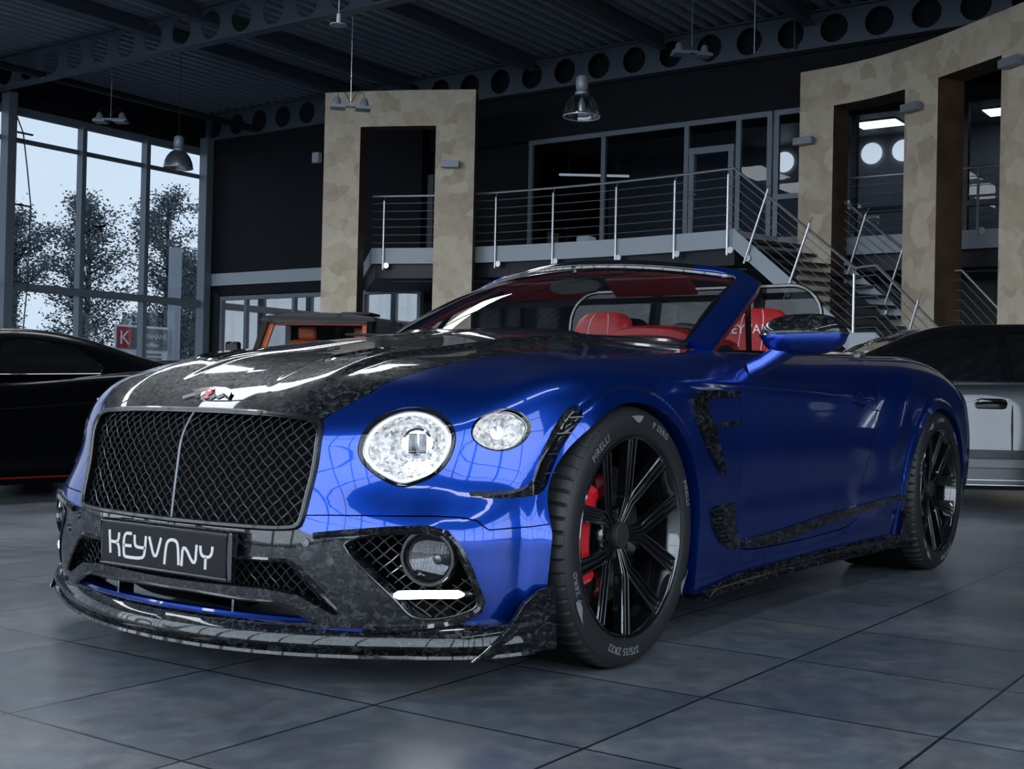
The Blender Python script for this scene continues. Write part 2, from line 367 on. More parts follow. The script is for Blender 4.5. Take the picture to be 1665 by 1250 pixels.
# glazed ground-floor front
def glazed(name, x, ys_, z0, z1, gm, fm, zt=None, w=.045, d=.06, door=None):
    fr = MB()
    for y in ys_: fr.box((x-d, y-w, z0), (x+d, y+w, z1))
    d2 = d+.004; e0, e1 = ys_[0]-w-.003, ys_[-1]+w+.003
    fr.box((x-d2, e0, z1-2*w), (x+d2, e1, z1+.003)); fr.box((x-d2, e0, z0-.003), (x+d2, e1, z0+2*w))
    for z in (zt or []): fr.box((x-d2, e0, z-w), (x+d2, e1, z+w))
    f = struct(fr.build(name, fm, smooth=False))
    for i in range(len(ys_)-1):
        MB().box((x-.008, ys_[i]+w, z0+w), (x+.008, ys_[i+1]-w, z1-w)).build('pane', gm, f, smooth=False)
    return f
M['reflective_glass'] = glass('reflective_glass', (.45, .50, .54), .42)
glazed('window_1', BX-.05, [-20.4, -19.55, -17.95, -16.9, -15.8, -14.2], .0, 3.06, M['reflective_glass'], M['frame_grey'])
struct(MB().box((BX-3.2, FY, 0), (BX-3.1, -14.2, 3.3)).build('wall_shop', mat('shop_wall', (.22, .26, .30), .7), smooth=False))
struct(MB().box((BX-.1, -20.62, 0), (BX+.04, -20.45, 3.12)).build('trim_21', M['dark_metal'], smooth=False))
# mezzanine slab following a curve
EDGE = [(-17.2, -15.9), (-15.6, -14.7), (-14.75, -13.4), (-15.22, -12.3), (-15.50, -11.3), (-15.60, -10.0), (-15.64, -8.73), (-15.58, -7.5), (-15.42, -6.14)]
EDGE = [tuple(p) for p in [EDGE[0]]+list(smooth_poly(EDGE[2:], 2, False))]
slab = EDGE+[(-16.6, -5.85), (-17.12, -5.4), (-17.12, 3.0), (-25.8, 3.0), (-25.8, -15.9)]
struct(MB().prism(slab, 3.30, 3.60, lambda a, b, h: (a, b, h)).build('wall_mezzanine_slab', M['fascia'], smooth=False))
inner = [(x-.12, y+(.0)) for x, y in EDGE]+[(-16.7, -5.9), (-17.3, -5.4), (-17.3, 3.0), (-25.8, 3.0), (-25.8, -15.9)]
struct(MB().prism(inner, 3.03, 3.30, lambda a, b, h: (a, b, h)).build('trim_22', M['dark_metal'], smooth=False))
struct(MB().prism([(x-.5, y) for x, y in inner], 3.0, 3.03, lambda a, b, h: (a, b, h)).build('ceiling_soffit', M['soffit'], smooth=False))
# rooms below the mezzanine
struct(MB().box((-19.4, -14.2, 0), (-19.2, 3.0, 3.3)).build('wall_ground', mat('ground_floor_wall', (.035, .04, .048), .6), smooth=False))
glazed('window_2', -18.2, [-14.2, -12.3, -10.5, -8.6, -6.8], 0, 2.75, M['office_glass'], M['dark_metal'])
# upper offices
glazed('window_3', -17.30, [-11.46, -9.76, -7.97, -6.93, -6.33], 3.6, 5.93, M['office_glass'], M['frame_grey'], d=.04)
glazed('window_4', -17.30, [-6.20, -5.10], 3.6, 5.93, M['office_glass'], M['frame_grey'], d=.04, zt=[4.4])
dr = MB(); [dr.box((-17.36, y-.05, 3.62), (-17.24, y+.05, 5.36)) for y in (-7.85, -7.06)]; dr.box((-17.365, -7.905, 5.30), (-17.235, -6.995, 5.42)); dr.box((-17.365, -7.905, 3.61), (-17.235, -6.995, 3.7))
d_ = struct(dr.build('door_1', M['frame_grey'], smooth=False)); MB().tube([(-17.2, -7.82, 4.55), (-17.16, -7.82, 4.55), (-17.16, -7.70, 4.55)], .012, 8).build('door_handle', M['steel'], d_)
struct(MB().box((-17.7, -14.6, 3.6), (-17.5, -11.5, 6.0)).build('wall_recess', M['charcoal'], smooth=False))
glazed('window_5', -18.55, [-5.75, -5.25, -3.30, -1.30, .7, 2.7], 3.6, 6.62, M['office_glass'], M['dark_metal'], zt=[4.25], w=.05)
struct(MB().box((-22.2, -12.5, 3.6), (-22.0, 3.0, 6.7)).build('wall_office', mat('office_wall', (.22, .235, .26), .7), smooth=False))
struct(MB().box((-22.0, -12.5, 6.35), (-18.6, 3.0, 6.40)).build('ceiling_office', noisy('office_ceiling', (.12, .13, .145), (.22, .23, .25), 2.2, .5, vec=(.2, 3, 1)), smooth=False))
# glass facade on the left: mullions and transoms
def facade(name, x0, x1, step, fixed, val, panes=True, zt=(2.92, 5.99), gm=None, top=6.52, start=None):
    """fixed 'y' -> wall in plane y = val running along x"""
    def PT(a, b, z): return (a, val+b, z) if fixed == 'y' else (val+b, a, z)
    def bx(mb, a0, a1, b0, b1, z0, z1):
        p, q = PT(a0, b0, z0), PT(a1, b1, z1); mb.box(tuple(min(u, v) for u, v in zip(p, q)), tuple(max(u, v) for u, v in zip(p, q)))
    fr = MB(); a = start if start is not None else x0; stops = []
    while a <= x1+1e-6: stops.append(a); a += step
    s_ = 1 if val < 0 else -1
    for k, a in enumerate(stops): bx(fr, a-.055, a+.055, 0, .20*s_, 0, top+.06)
    for z in zt: bx(fr, x0, x1, 0, .09*s_, z-.045, z+.045)
    bx(fr, x0, x1, 0, .12*s_, top, top+.16); bx(fr, x0, x1, 0, .12*s_, 0, .12)
    f = struct(fr.build(name, M['frame_grey'], smooth=False))
    for k in range(len(stops)-1):
        if panes: 
            mb = MB(); bx(mb, stops[k]+.04, stops[k+1]-.04, -.01, .01, .1, top); mb.build('pane', gm or M['window_glass'], f, smooth=False)
    return f
facade('window_6', BX, FX, 1.72, 'y', FY, start=-17.06)
struct(MB().box((BX, FY+.16, 2.80), (-11.9, FY+.30, 2.96)).build('trim_23', M['frame_grey'], smooth=False))
struct(MB().box((-26, FY-.12, 6.66), (FX, FY+.02, 7.8)).build('wall_left', M['charcoal'], smooth=False))
for i, x in enumerate((-16.98, -11.72, -5.64, .12, 5.88)):
    struct(MB().box((x-.10, FY+.15, 0), (x+.10, FY+.42, 6.9)).build('trim_%d' % (30+i), M['frame_grey'], smooth=False))
# front glazing and near glazing
facade('window_7', FY, NY, 1.92, 'x', FX, gm=M['clear_window'], zt=(2.92, 5.2))
struct(MB().box((FX-.02, FY, 6.66), (FX+.15, NY, 7.8)).build('wall_front', M['charcoal'], smooth=False))
facade('window_8', -1.0, FX, 2.0, 'y', NY, gm=M['clear_window'], zt=(2.92, 5.2), start=-1.0)
nw = MB()
for xa, xb in ((-26, -24.9), (-23.9, -20.6), (-19.4, -1.0)): nw.box((xa, NY, 0), (xb, NY+.15, 7.8))
for k, (xa, xb) in enumerate(((-24.9, -23.9), (-20.6, -19.4))):  # narrow windows added for the streaks they reflect in the car door
    nw.box((xa, NY, 0), (xb, NY+.15, 1.5)); nw.box((xa, NY, 4.6), (xb, NY+.15, 7.8))
    fw = MB()
    for x in (xa, (xa+xb)/2, xb): fw.box((x-.05, NY-.05, 1.5), (x+.05, NY+.12, 4.6))
    for z in (1.5, 3.0, 4.6): fw.box((xa, NY-.056, z-.05), (xb, NY+.12, z+.05))
    f_ = struct(fw.build('window_%d' % (9+k), M['frame_grey'], smooth=False)); MB().box((xa, NY+.05, 1.5), (xb, NY+.07, 4.6)).build('pane', M['clear_window'], f_, smooth=False)
nw.box((-1.0, NY, 6.66), (FX, NY+.15, 7.8)); struct(nw.build('wall_right', mat('grey_wall', (.10, .11, .13), .6), smooth=False))

# ---- curved feature walls with openings
def feature_wall(name, pathpx, thick, top, cuts, label, ztop=None):
    """path: plan polyline (x,y) of the front; cuts: list of (s0, s1, z) openings in arc length"""
    p = np.array(pathpx, float); p = smooth_poly(p, 2, False); s_ = np.r_[0, np.cumsum(np.hypot(*np.diff(p, axis=0).T))]
    brk = sorted(set([0, s_[-1]]+[c for q in cuts for c in q[:2]]))
    ss = sorted(set(list(np.linspace(0, s_[-1], 36))+brk))
    X = np.interp(ss, s_, p[:, 0]); Y = np.interp(ss, s_, p[:, 1]); tx, ty = np.gradient(X, ss), np.gradient(Y, ss); l = np.hypot(tx, ty)
    nx, ny = -ty/l, tx/l         # towards the back
    if nx.mean()*-1 < 0: nx, ny = -nx, -ny
    root = empty(name, (float(X.mean()), float(Y.mean()), 0), 0, label, 'wall')
    ox, oy = float(X.mean()), float(Y.mean())
    fr = MB(); li = MB()
    def quad(mb, a, b, c, d): mb.add([a, b, c, d], [(0, 1, 2, 3)])
    def F3(i, z, back=0): return (X[i]-ox+nx[i]*thick*back, Y[i]-oy+ny[i]*thick*back, z)
    for i in range(len(ss)-1):
        mid = (ss[i]+ss[i+1])/2; zo = 0
        for a, b, z in cuts:
            if a <= mid <= b: zo = z
        for bk in (0, 1): quad(fr, F3(i, zo, bk), F3(i+1, zo, bk), F3(i+1, top, bk), F3(i, top, bk))
        quad(li, F3(i, top), F3(i+1, top), F3(i+1, top, 1), F3(i, top, 1))
        if zo > 0: quad(li, F3(i, zo), F3(i+1, zo), F3(i+1, zo, 1), F3(i, zo, 1))
    for i in (0, len(ss)-1): quad(li, F3(i, 0), F3(i, 0, 1), F3(i, top, 1), F3(i, top))
    for a, b, z in cuts:
        for c in (a, b):
            i = int(np.argmin(np.abs(np.array(ss)-c))); quad(li, F3(i, 0), F3(i, 0, 1), F3(i, z, 1), F3(i, z))
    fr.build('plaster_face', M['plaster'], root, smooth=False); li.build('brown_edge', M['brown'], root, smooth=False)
    return root, (ss, X, Y, nx, ny)
PL = [(-13.85, -13.85), (-14.40, -12.50), (-15.10, -11.22)]
LP, lpath = feature_wall('portal_wall', PL, .34, 6.47, [(.72, 2.18, 5.80)], 'free-standing tall beige portal with one opening left of the balcony')
PR = [(-16.42, -5.42), (-16.28, -4.34), (-15.76, -3.20), (-15.0, -2.10), (-14.55, -1.46), (-13.8, -.5), (-12.8, .6), (-11.6, 1.7)]
RP, rpath = feature_wall('portal_wall', PR, .50, 6.3, [(.62, 2.02, 5.66), (2.72, 4.05, 5.68), (5.0, 6.4, 5.7)], 'long curved beige wall with tall openings behind the staircase')
def wall_light(path, s, z, label):
    ss, X, Y, nx, ny = path; x, y = np.interp(s, ss, X), np.interp(s, ss, Y); i = int(np.argmin(np.abs(np.array(ss)-s))); a = math.atan2(-ny[i], -nx[i])
    e = empty('wall_light', (float(x), float(y), z), a, label, 'lamp', 'up-and-down lights on the beige walls')
    MB().box((.05, -.17, -.06), (.17, .17, .06)).build('lamp_housing', M['lamp_grey'], e, smooth=False, bevel=.006)
    MB().box((.0, -.05, -.04), (.06, .05, .04)).build('wall_bracket', M['lamp_grey'], e, smooth=False)
    return e
M['lamp_grey'] = mat('lamp_grey', (.26, .29, .34), .45, .3)
wall_light(lpath, 2.48, 5.06, 'small grey box light on the right leg of the free-standing beige portal')
wall_light(rpath, .14, 5.12, 'small grey box light on the first leg of the curved beige wall')
wall_light(rpath, 2.26, 5.32, 'small grey box light on the second leg of the curved beige wall')
wall_light(rpath, 4.34, 5.50, 'small grey box light on the third leg of the curved beige wall')

# ---- balustrades
def rail_run(name, pts, floor_z, label, posts, wires=6, group=None, hz=1.0, foot=-.35, rr=.021):
    """pts: 3D points of the floor line; horizontal wires follow; posts: arc positions"""
    e = empty(name, (0, 0, 0), 0, label, 'railing', group); P3 = [Vector(p) for p in pts]
    MB().tube([p+Vector((0, 0, hz)) for p in P3], rr, 10).build('handrail', M['steel'], e)
    for k in range(wires):
        h = .10+k*(hz-.24)/(wires-1); MB().tube([p+Vector((0, 0, h)) for p in P3], .0065, 6).build('rail_wire', M['steel'], e)
    s_ = [0]; 
    for a, b in zip(P3, P3[1:]): s_.append(s_[-1]+(b-a).length)
    for q in posts:
        if isinstance(q, tuple): c, lean = q
        else: c, lean = q, 0
        p = Vector([float(np.interp(c, s_, [v[i] for v in P3])) for i in range(3)])
        k = min(max(int(np.searchsorted(s_, c))-1, 0), len(P3)-2); d = (P3[k+1]-P3[k]); d.z = 0; d.normalize(); n = Vector((-d.y, d.x, 0))
        if n.x < 0: n = -n
        p0 = p+n*.05; top = p0+Vector((0, 0, hz-.10))+d*lean*1.0; bot = p0+Vector((0, 0, foot))-d*lean*.5
        po = MB(); po.tube([bot, top], .020, 10); po.tube([top, p+Vector((0, 0, hz))+d*lean*1.05], .009, 6)
        po_ = po.build('post', M['steel'], e)
        MB().lathe([(0, .0), (.055, .0), (.055, .014), (0, .014)], 20, T=lambda a, b, h: tuple(bot+Vector((0, 0, .08))+d*(.06+a)+Vector((0, 0, b))-n*(.02-h))).build('fixing_plate', M['steel'], po_)
    return e
bal = [(x, y, 3.6) for x, y in EDGE[1:]]
tot = sum(math.dist(a, b) for a, b in zip(bal, bal[1:]))
rail_run('balcony_railing', bal, 3.6, 'curved stainless steel balcony railing with thin horizontal wires', [.25, 1.02+.55, 2.55, 3.78, 5.1, 6.3, 7.35], foot=-.42)
rail_run('gallery_railing', [(-17.16, -5.2, 3.6), (-17.16, 2.8, 3.6)], 3.6, 'dark straight gallery railing seen through the openings of the curved wall', [.1, 2.5, 5, 7.5], foot=-.1)

# ---- staircase
NEAR = [(-15.36, -6.10, 3.60), (-14.86, -3.86, 1.82), (-14.66, -3.46, 1.82), (-13.62, -1.45, .0)]
FAR = [(-17.05, -5.35, 3.60), (-15.98, -3.05, 1.82), (-15.86, -2.57, 1.82), (-14.95, -.75, .0)]
st = empty('staircase', (0, 0, 0), 0, 'grey steel staircase with dark treads rising to the balcony', 'staircase')
def lerp3(a, b, t): return tuple(a[i]+(b[i]-a[i])*t for i in range(3))
for path, nm in ((NEAR, 'stringer'), (FAR, 'stringer')):
    o = MB()
    for a, b in ((0, 1), (2, 3)):
        A_, B_ = path[a], path[b]; o.add([(A_[0], A_[1], A_[2]+.02), (B_[0], B_[1], B_[2]+.02), (B_[0], B_[1], B_[2]-.30), (A_[0], A_[1], A_[2]-.30)], [(0, 1, 2, 3)])
        o.add([(A_[0]-.03, A_[1], A_[2]+.02), (B_[0]-.03, B_[1], B_[2]+.02), (B_[0]-.03, B_[1], B_[2]-.30), (A_[0]-.03, A_[1], A_[2]-.30)], [(0, 1, 2, 3)])
        o.add([(A_[0]-.03, A_[1], A_[2]-.30), (A_[0], A_[1], A_[2]-.30), (B_[0], B_[1], B_[2]-.30), (B_[0]-.03, B_[1], B_[2]-.30)], [(0, 1, 2, 3)])
    A_, B_ = path[1], path[2]; o.box((min(A_[0], B_[0])-.03, A_[1], 1.54), (max(A_[0], B_[0]), B_[1], 1.84))
    o.build(nm, M['fascia'], st, smooth=False)
for a, b, n in ((0, 1, 10), (2, 3, 10)):
    for k in range(n):
        t0 = (k+.15)/n; t1 = (k+1.25)/n; z = NEAR[a][2]-(NEAR[a][2]-NEAR[b][2])*(k+1)/n
        q = [lerp3(NEAR[a], NEAR[b], t0), lerp3(NEAR[a], NEAR[b], t1), lerp3(FAR[a], FAR[b], t1), lerp3(FAR[a], FAR[b], t0)]
        q[0], q[1] = [tuple(np.array(v)+np.array([-.03, .0, 0])) for v in q[:2]]
        MB().prism([(v[0], v[1]) for v in q], z-.05, z, lambda x, y, h: (x, y, h)).build('tread', M['tread'], st, smooth=False)
MB().prism([(NEAR[1][0], NEAR[1][1]), (NEAR[2][0], NEAR[2][1]), (FAR[2][0], FAR[2][1]), (FAR[1][0], FAR[1][1])], 1.74, 1.82, lambda x, y, h: (x, y, h)).build('landing', M['tread'], st, smooth=False)
rail_run('stair_railing', [(x, y, z) for x, y, z in NEAR], 0, 'polished stair railing on the open near side of the staircase', [(.55, .30), (1.55, .30), 2.95, (4.1, .3), (5.1, .3)], foot=-.25)
rail_run('stair_railing', [(x+.02, y, z) for x, y, z in FAR], 0, 'stair railing on the side against the curved beige wall', [(1.1, .3), (2.1, .3), 3.25, (4.3, .3)], foot=-.2)
# ---- hanging lamps
M['shade'] = glass('clear_acrylic_shade', (.80, .83, .86), .10)
M['bulb'] = mat('frosted_reflector', (.62, .66, .70), .25, .6)
def bell(loc, label, cable=1.9, m='shade', s=1.0):
    e = empty('pendant_lamp', loc, 0, label, 'lamp', 'bell-shaped pendant lamps')
    MB().lathe([(.275*s, 0), (.272*s, .05), (.255*s, .13), (.215*s, .22), (.15*s, .30), (.10*s, .33)], 36).build('lamp_shade', M[m], e)
    MB().lathe([(.278*s, -.006), (.282*s, .006), (.270*s, .012)], 36).build('shade_rim', M['steel'], e)
    MB().lathe([(.0, .33), (.10, .33), (.105, .36), (.075, .40), (.09, .42), (.095, .55), (.08, .60), (.04, .62), (0, .62)], 24).build('lamp_housing', M['lamp_grey'], e)
    MB().lathe([(0, .06), (.05, .08), (.055, .18), (.03, .26), (0, .30)], 20).build('bulb', M['bulb'], e)
    MB().tube([(0, 0, .6), (0, 0, .62+cable)], .006, 6).build('cable', M['dark_metal'], e)
bell((-12.47, -7.21, 4.98), 'clear bell-shaped pendant lamp hanging before the balcony', 7.5-5.6)
M['shade_metal'] = mat('ribbed_shade', (.30, .33, .37), .3, .8)
bell((-12.33, -16.19, 5.0), 'silvery bell-shaped pendant lamp hanging before the left windows', 7.66-5.62, m='shade_metal')
def twin(loc, rz, label, top=7.62):
    e = empty('twin_spotlight', loc, rz, label, 'lamp', 'hanging twin spotlights')
    MB().box((-.32, -.06, -.02), (.32, .06, .02)).build('mounting_bar', M['lamp_grey'], e, smooth=False, bevel=.004)
    for s in (-1, 1):
        MB().box((s*.2-.12, -.13, -.06), (s*.2+.12, .13, -.015)).build('lamp_head', M['lamp_grey'], e, smooth=False, bevel=.008)
        MB().lathe([(.085, -.015), (.055, .10), (.04, .13), (0, .135)], 18, T=lambda a, b, h: (s*.22+a, b, h)).build('lamp_housing', M['lamp_grey'], e)
        MB().tube([(s*.22, 0, .13), (s*.20, 0, .22), (s*.10, 0, .22), (0, 0, .05)], .006, 6).build('cable', M['dark_metal'], e)
    MB().tube([(0, 0, .0), (0, 0, top-loc[2])], .005, 6).build('suspension_wire', M['steel'], e)
twin((-11.57, -11.05, 5.42), -.75, 'pale grey twin spotlight hanging in front of the free-standing beige portal')
twin((-14.74, -6.58, 6.40), -.7, 'twin spotlight hanging under the roof above the balcony')
twin((-11.81, -17.58, 5.98), -1.0, 'twin spotlight hanging in front of the left windows')
e = empty('disc_sensor', (-8.52, -8.43, 5.52), 0, 'small round disc hanging below the near roof beam', 'sensor')
MB().lathe([(0, 0), (.11, 0), (.115, .012), (.03, .03), (.025, .15), (0, .15)], 24).build('disc', M['lamp_grey'], e); MB().tube([(0, 0, .14), (0, 0, 2.0)], .006, 6).build('stem', M['lamp_grey'], e)
tag(MB().tube([(-13.48, -4.91, 5.85), (-13.48, -4.91, 7.5)], .006, 6).build('suspension_wire', M['steel']), 'thin vertical wire hanging from the roof above the curved beige wall', 'wire')
tag(MB().tube([(-11.83, -20.8, 6.5), (-12.02, -20.8, 6.1), (-12.13, -20.8, 5.4), (-12.24, -20.8, 4.6), (-12.22, -20.8, 3.5), (-12.21, -20.8, 2.97), (-12.10, -20.8, 1.5), (-12.1, -20.8, .0)], .014, 6).build('hanging_cable', M['dark_metal']), 'black cable hanging beside the column at the left windows', 'cable')
for z in (6.12, 4.6, 2.97): tag(MB().box((-12.30, -20.92, z-.015), (-11.75, -20.86, z+.015)).build('cable_bracket', M['dark_metal'], smooth=False), {6.12: 'topmost', 4.6: 'middle', 2.97: 'lowest'}[z]+' thin bracket holding the black cable at the left windows', 'bracket', 'brackets of the hanging cable')
o = tag(MB().box((-17.12, -17.30, 5.98), (-16.98, -17.10, 6.22)).build('wall_sensor', mat('white_plastic', (.55, .60, .66), .5), smooth=False, bevel=.02), 'small white box sensor on the dark wall left of the portal', 'sensor')
# bird decal on the pane (flat sticker)
B_ = [(-.34, -.03), (-.2, .02), (-.05, .03), (.02, .07), (.06, .05), (.26, .12), (.33, .08), (.20, .0), (.12, -.04), (.10, -.12), (.04, -.16), (.0, -.10), (.0, -.04), (-.15, -.05)]
tag(MB().prism(B_, FY+.012, FY+.016, lambda a, b, h: (-14.17-a*.62, h, 4.42+b*.62)).build('bird_sticker', M['black_matte'], smooth=False), 'black bird silhouette sticker on the left window glass', 'sticker')
# office fittings
M['led'] = mat('led_panel', (.9, .95, 1), .4, emit=(.88, .95, 1.0), es=2.6)
def led(loc, sx_, sy_, label, nm='ceiling_light', grp='lit ceiling panels in the upper offices'):
    e = empty(nm, loc, 0, label, 'lamp', grp); MB().box((-sx_, -sy_, -.02), (sx_, sy_, .0)).build('diffuser', M['led'], e, smooth=False); MB().box((-sx_-.03, -sy_-.03, -.01), (sx_+.03, sy_+.03, .03)).build('frame', M['lamp_grey'], e, smooth=False)
led((-20.9, -5.64, 6.34), .30, .42, 'lit square ceiling panel seen in the first opening of the curved wall')
led((-21.0, -3.2, 6.34), .30, .42, 'lit ceiling panel seen at the right edge of the second opening')
tag(MB().tube([(-18.9, -11.84, 5.55), (-18.9, -10.14, 5.37)], .025, 8).build('tube_lamp', mat('dim_tube', (.7, .75, .8), .4, emit=(.8, .9, 1), es=.42)), 'long thin lit tube lamp behind the balcony office glass', 'lamp')
for y in (-11.6, -10.4): MB().tube([(-18.9, y, 5.5), (-18.9, y, 6.36)], .005, 6).build('suspension_wire', M['steel'], bpy.data.objects['tube_lamp'])
M['hole_glow'] = mat('beam_hole_reflection', (.8, .86, .92), .4, emit=(.80, .88, .95), es=.9)  # glow of the discs that stand in for reflected roof-beam holes
for y, l in ((-6.15, 'left'), (-5.50, 'right'), (-8.07, 'far left')):
    tag(MB().lathe([(0, .0), (.21, .0), (.22, .02), (.22, .04), (0, .04)], 32, T=lambda a, b, h, y=y: (-21.98+h, y+a, 5.98+b)).build('reflection_disc', M['hole_glow']), l+' round white glowing disc for a reflected beam hole on the office wall', 'lamp', 'round white discs in the upper office')
tag(MB().box((-18.0, -10.62, 3.62), (-17.7, -10.32, 4.02)).build('window_glow_box', mat('pale_glow', (.8, .84, .88), .6, emit=(.8, .9, 1), es=.15), smooth=False, bevel=.03), 'small glowing white box standing in for a distant window behind the balcony glass', 'box')  # glowing block put here for a bright window in the distance
tag(MB().lathe([(0, 0), (.07, 0), (.075, .02), (.075, .30), (.05, .36), (.025, .38), (.025, .44), (0, .44)], 20, T=lambda a, b, h: (-17.3+a, -13.35+b, 4.42+h)).build('fire_extinguisher', mat('red_enamel', (.20, .006, .006), .35)), 'dark red extinguisher seen through the opening of the beige portal', 'extinguisher')
tag(MB().box((-17.45, -13.65, 3.6), (-17.15, -13.05, 4.42)).build('cabinet', M['dark_metal'], smooth=False, bevel=.01), 'dark low cabinet under the red extinguisher', 'cabinet')
struct(MB().box((-17.42, -14.35, 3.6), (-17.36, -14.05, 5.5)).build('door_2', M['frame_grey'], smooth=False))

# unseen strips added under the roof to brighten the hall and streak the car
M['strip'] = mat('fill_strip_glow', (.9, .95, 1), .4, emit=(.90, .95, 1.0), es=8)
for i, (y, x0, hw) in enumerate(((-11.4, -7.6, .5), (-7.0, -7.6, .5), (5.6, -2.5, .22))):
    e = empty('fill_strip', (0, y, 7.02), 0, 'long linear light strip added out of view under the roof to brighten the hall'+(', nearest the glass facade', ', between the other two', ', nearest the camera')[i], 'lamp')
    MB().box((x0, -hw, -.03), (9, hw, 0)).build('diffuser', M['strip'], e, smooth=False); MB().box((x0-.02, -hw-.02, -.02), (9.02, hw+.02, .05)).build('housing', M['lamp_grey'], e, smooth=False)
    for x in (x0+.5, 3, 8.5): MB().tube([(x, 0, .05), (x, 0, .48)], .006, 6).build('suspension_wire', M['steel'], e)
# ---- outside, beyond the left windows
struct(MB().box((-140, -160, -.25), (60, 90, -.2)).build('ground_outside', noisy('asphalt', (.16, .17, .18), (.24, .25, .26), 1.5, .8), smooth=False))
M['bark'] = noisy('bark', (.05, .052, .055), (.09, .092, .095), 12, .8)
M['leaf'] = noisy('haze_grey_leaves', (.17, .20, .22), (.28, .32, .34), 3, .6)  # grey of distance haze mixed into the leaf colour
def tree(x, y, h, w, seed, label, nl=13000):
    rnd = random.Random(seed); e = empty('tree', (x, y, -.2), 0, label, 'tree', 'trees in front of the glass facade'); br = MB(); tips = []
    br.tube([(0, 0, 0), (.05, .02, h*.3), (-.05, .03, h*.6), (.0, 0, h*.93)], [.16, .13, .08, .02], 8)
    for k in range(46):
        z = h*(.18+.74*k/46); a = rnd.random()*2*PI; l = w*(.45+.65*math.sin(PI*min(1, .12+.86*k/46)))*rnd.uniform(.65, 1.05)
        p = [Vector((0, 0, z))]; d = Vector((math.cos(a), math.sin(a), .55)); 
        for q in range(4): p.append(p[-1]+d*l*.27); d = (d+Vector((rnd.uniform(-.5, .5), rnd.uniform(-.5, .5), rnd.uniform(-.15, .3)))).normalized()
        br.tube(p, [.045, .03, .02, .012, .006], 5); tips += p[1:]
    br.build('trunk', M['bark'], e); V = []; Fc = []
    for k in range(nl):
        t = rnd.choice(tips); c = t+Vector((rnd.gauss(0, .20), rnd.gauss(0, .20), rnd.gauss(0, .17))); s = rnd.uniform(.04, .075)
        u = Vector((rnd.gauss(0, 1), rnd.gauss(0, 1), rnd.gauss(0, 1))).normalized(); v = u.orthogonal().normalized()
        n = len(V); V += [c+u*s, c+v*s*.6, c-u*s, c-v*s*.6]; Fc.append((n, n+1, n+2, n+3))
    MB().add(V, Fc).build('foliage', M['leaf'], e, smooth=False)
tree(-20.3, -34, 7.0, 1.75, 1, 'leafy tree outside the leftmost window bay')
tree(-23.5, -34.6, 8.0, 1.55, 2, 'tall leafy tree outside the middle window bay')
tree(-26.6, -34.2, 8.6, 1.7, 3, 'tall leafy tree outside the right window bay, beside the grey post')
tree(-16.4, -36, 7.4, 1.8, 5, 'leafy tree outside, beyond the photo edge column')
tree(-29.4, -36, 6.6, 1.5, 6, 'lower leafy tree outside behind the grey post')
# sign board
sg = empty('sign_board', (-22.2, -30, -.2), 0, 'white and grey sign board with a red K outside the window', 'sign')
wm = mat('sign_white', (.75, .78, .8), .5); gm = mat('sign_grey', (.11, .12, .135), .5); rm = mat('sign_red', (.42, .004, .02), .5)
def sb(x0, x1, z0, z1, d, m, n): return MB().box((x0, d-.03, z0), (x1, d+.03, z1)).build(n, m, sg, smooth=False)
sb(-1.12, .92, .3, 3.02, 0, wm, 'board'); sb(-1.08, .32, 2.28, 2.95, .05, gm, 'name_panel'); sb(.34, .86, 2.28, 2.95, .05, rm, 'red_panel')
def sgn(s, size, x, z, n, m=wm):
    V, Fc = text_mesh(s, size, .004); MB().add([(x-a, .095+c, z+b) for a, b, c in V], Fc).build(n, m, sg, smooth=False)
sb(-1.0, -.85, -.02, .3, 0, gm, 'leg'); sb(.65, .8, -.02, .3, 0, gm, 'leg')
sgn('K', .62, .62, 2.40, 'lettering'); sgn('LEINHANS', .225, -.50, 2.62, 'lettering'); sgn('Metallbau', .20, -.33, 2.36, 'lettering')
for k in range(4): sb(-.85, .1-.12*(k % 2), 2.10-.14*k, 2.15-.14*k, .05, gm, 'text_line')
tag(MB().box((-23.72, -30.15, -.2), (-23.42, -29.85, 5.45)).build('sign_post', mat('post_grey', (.34, .37, .41), .5), smooth=False), 'tall square grey post outside, right of the sign', 'post')
b = empty('white_building', (-33, -42, -.2), 0, 'white building with one dark window far outside', 'building')
MB().box((-3.4, -2, 0), (.9, 0, 4.4)).build('wall', mat('render_white', (.62, .65, .68), .8), b, smooth=False)
f = MB().box((-.9, -.02, 2.9), (.2, .05, 3.6)).build('window', M['dark_metal'], b, smooth=False); MB().box((-.3, .04, 2.9), (-.26, .07, 3.6)).build('window_bar', wm, f, smooth=False)
h = empty('brown_house', (-27, -52, -.2), 0, 'low house with reddish brown tiled roof far outside', 'building')
MB().box((-5, -3, 0), (7, 0, 2.9)).build('wall', mat('render_grey', (.40, .42, .44), .8), h, smooth=False)
MB().add([(-5.3, .4, 2.8), (7.3, .4, 2.8), (7.3, -1.5, 4.1), (-5.3, -1.5, 4.1), (-5.3, -3.4, 2.8), (7.3, -3.4, 2.8)], [(0, 1, 2, 3), (3, 2, 5, 4)]).build('roof', noisy('roof_tiles', (.20, .10, .06), (.30, .17, .11), 8, .8), h, smooth=False)
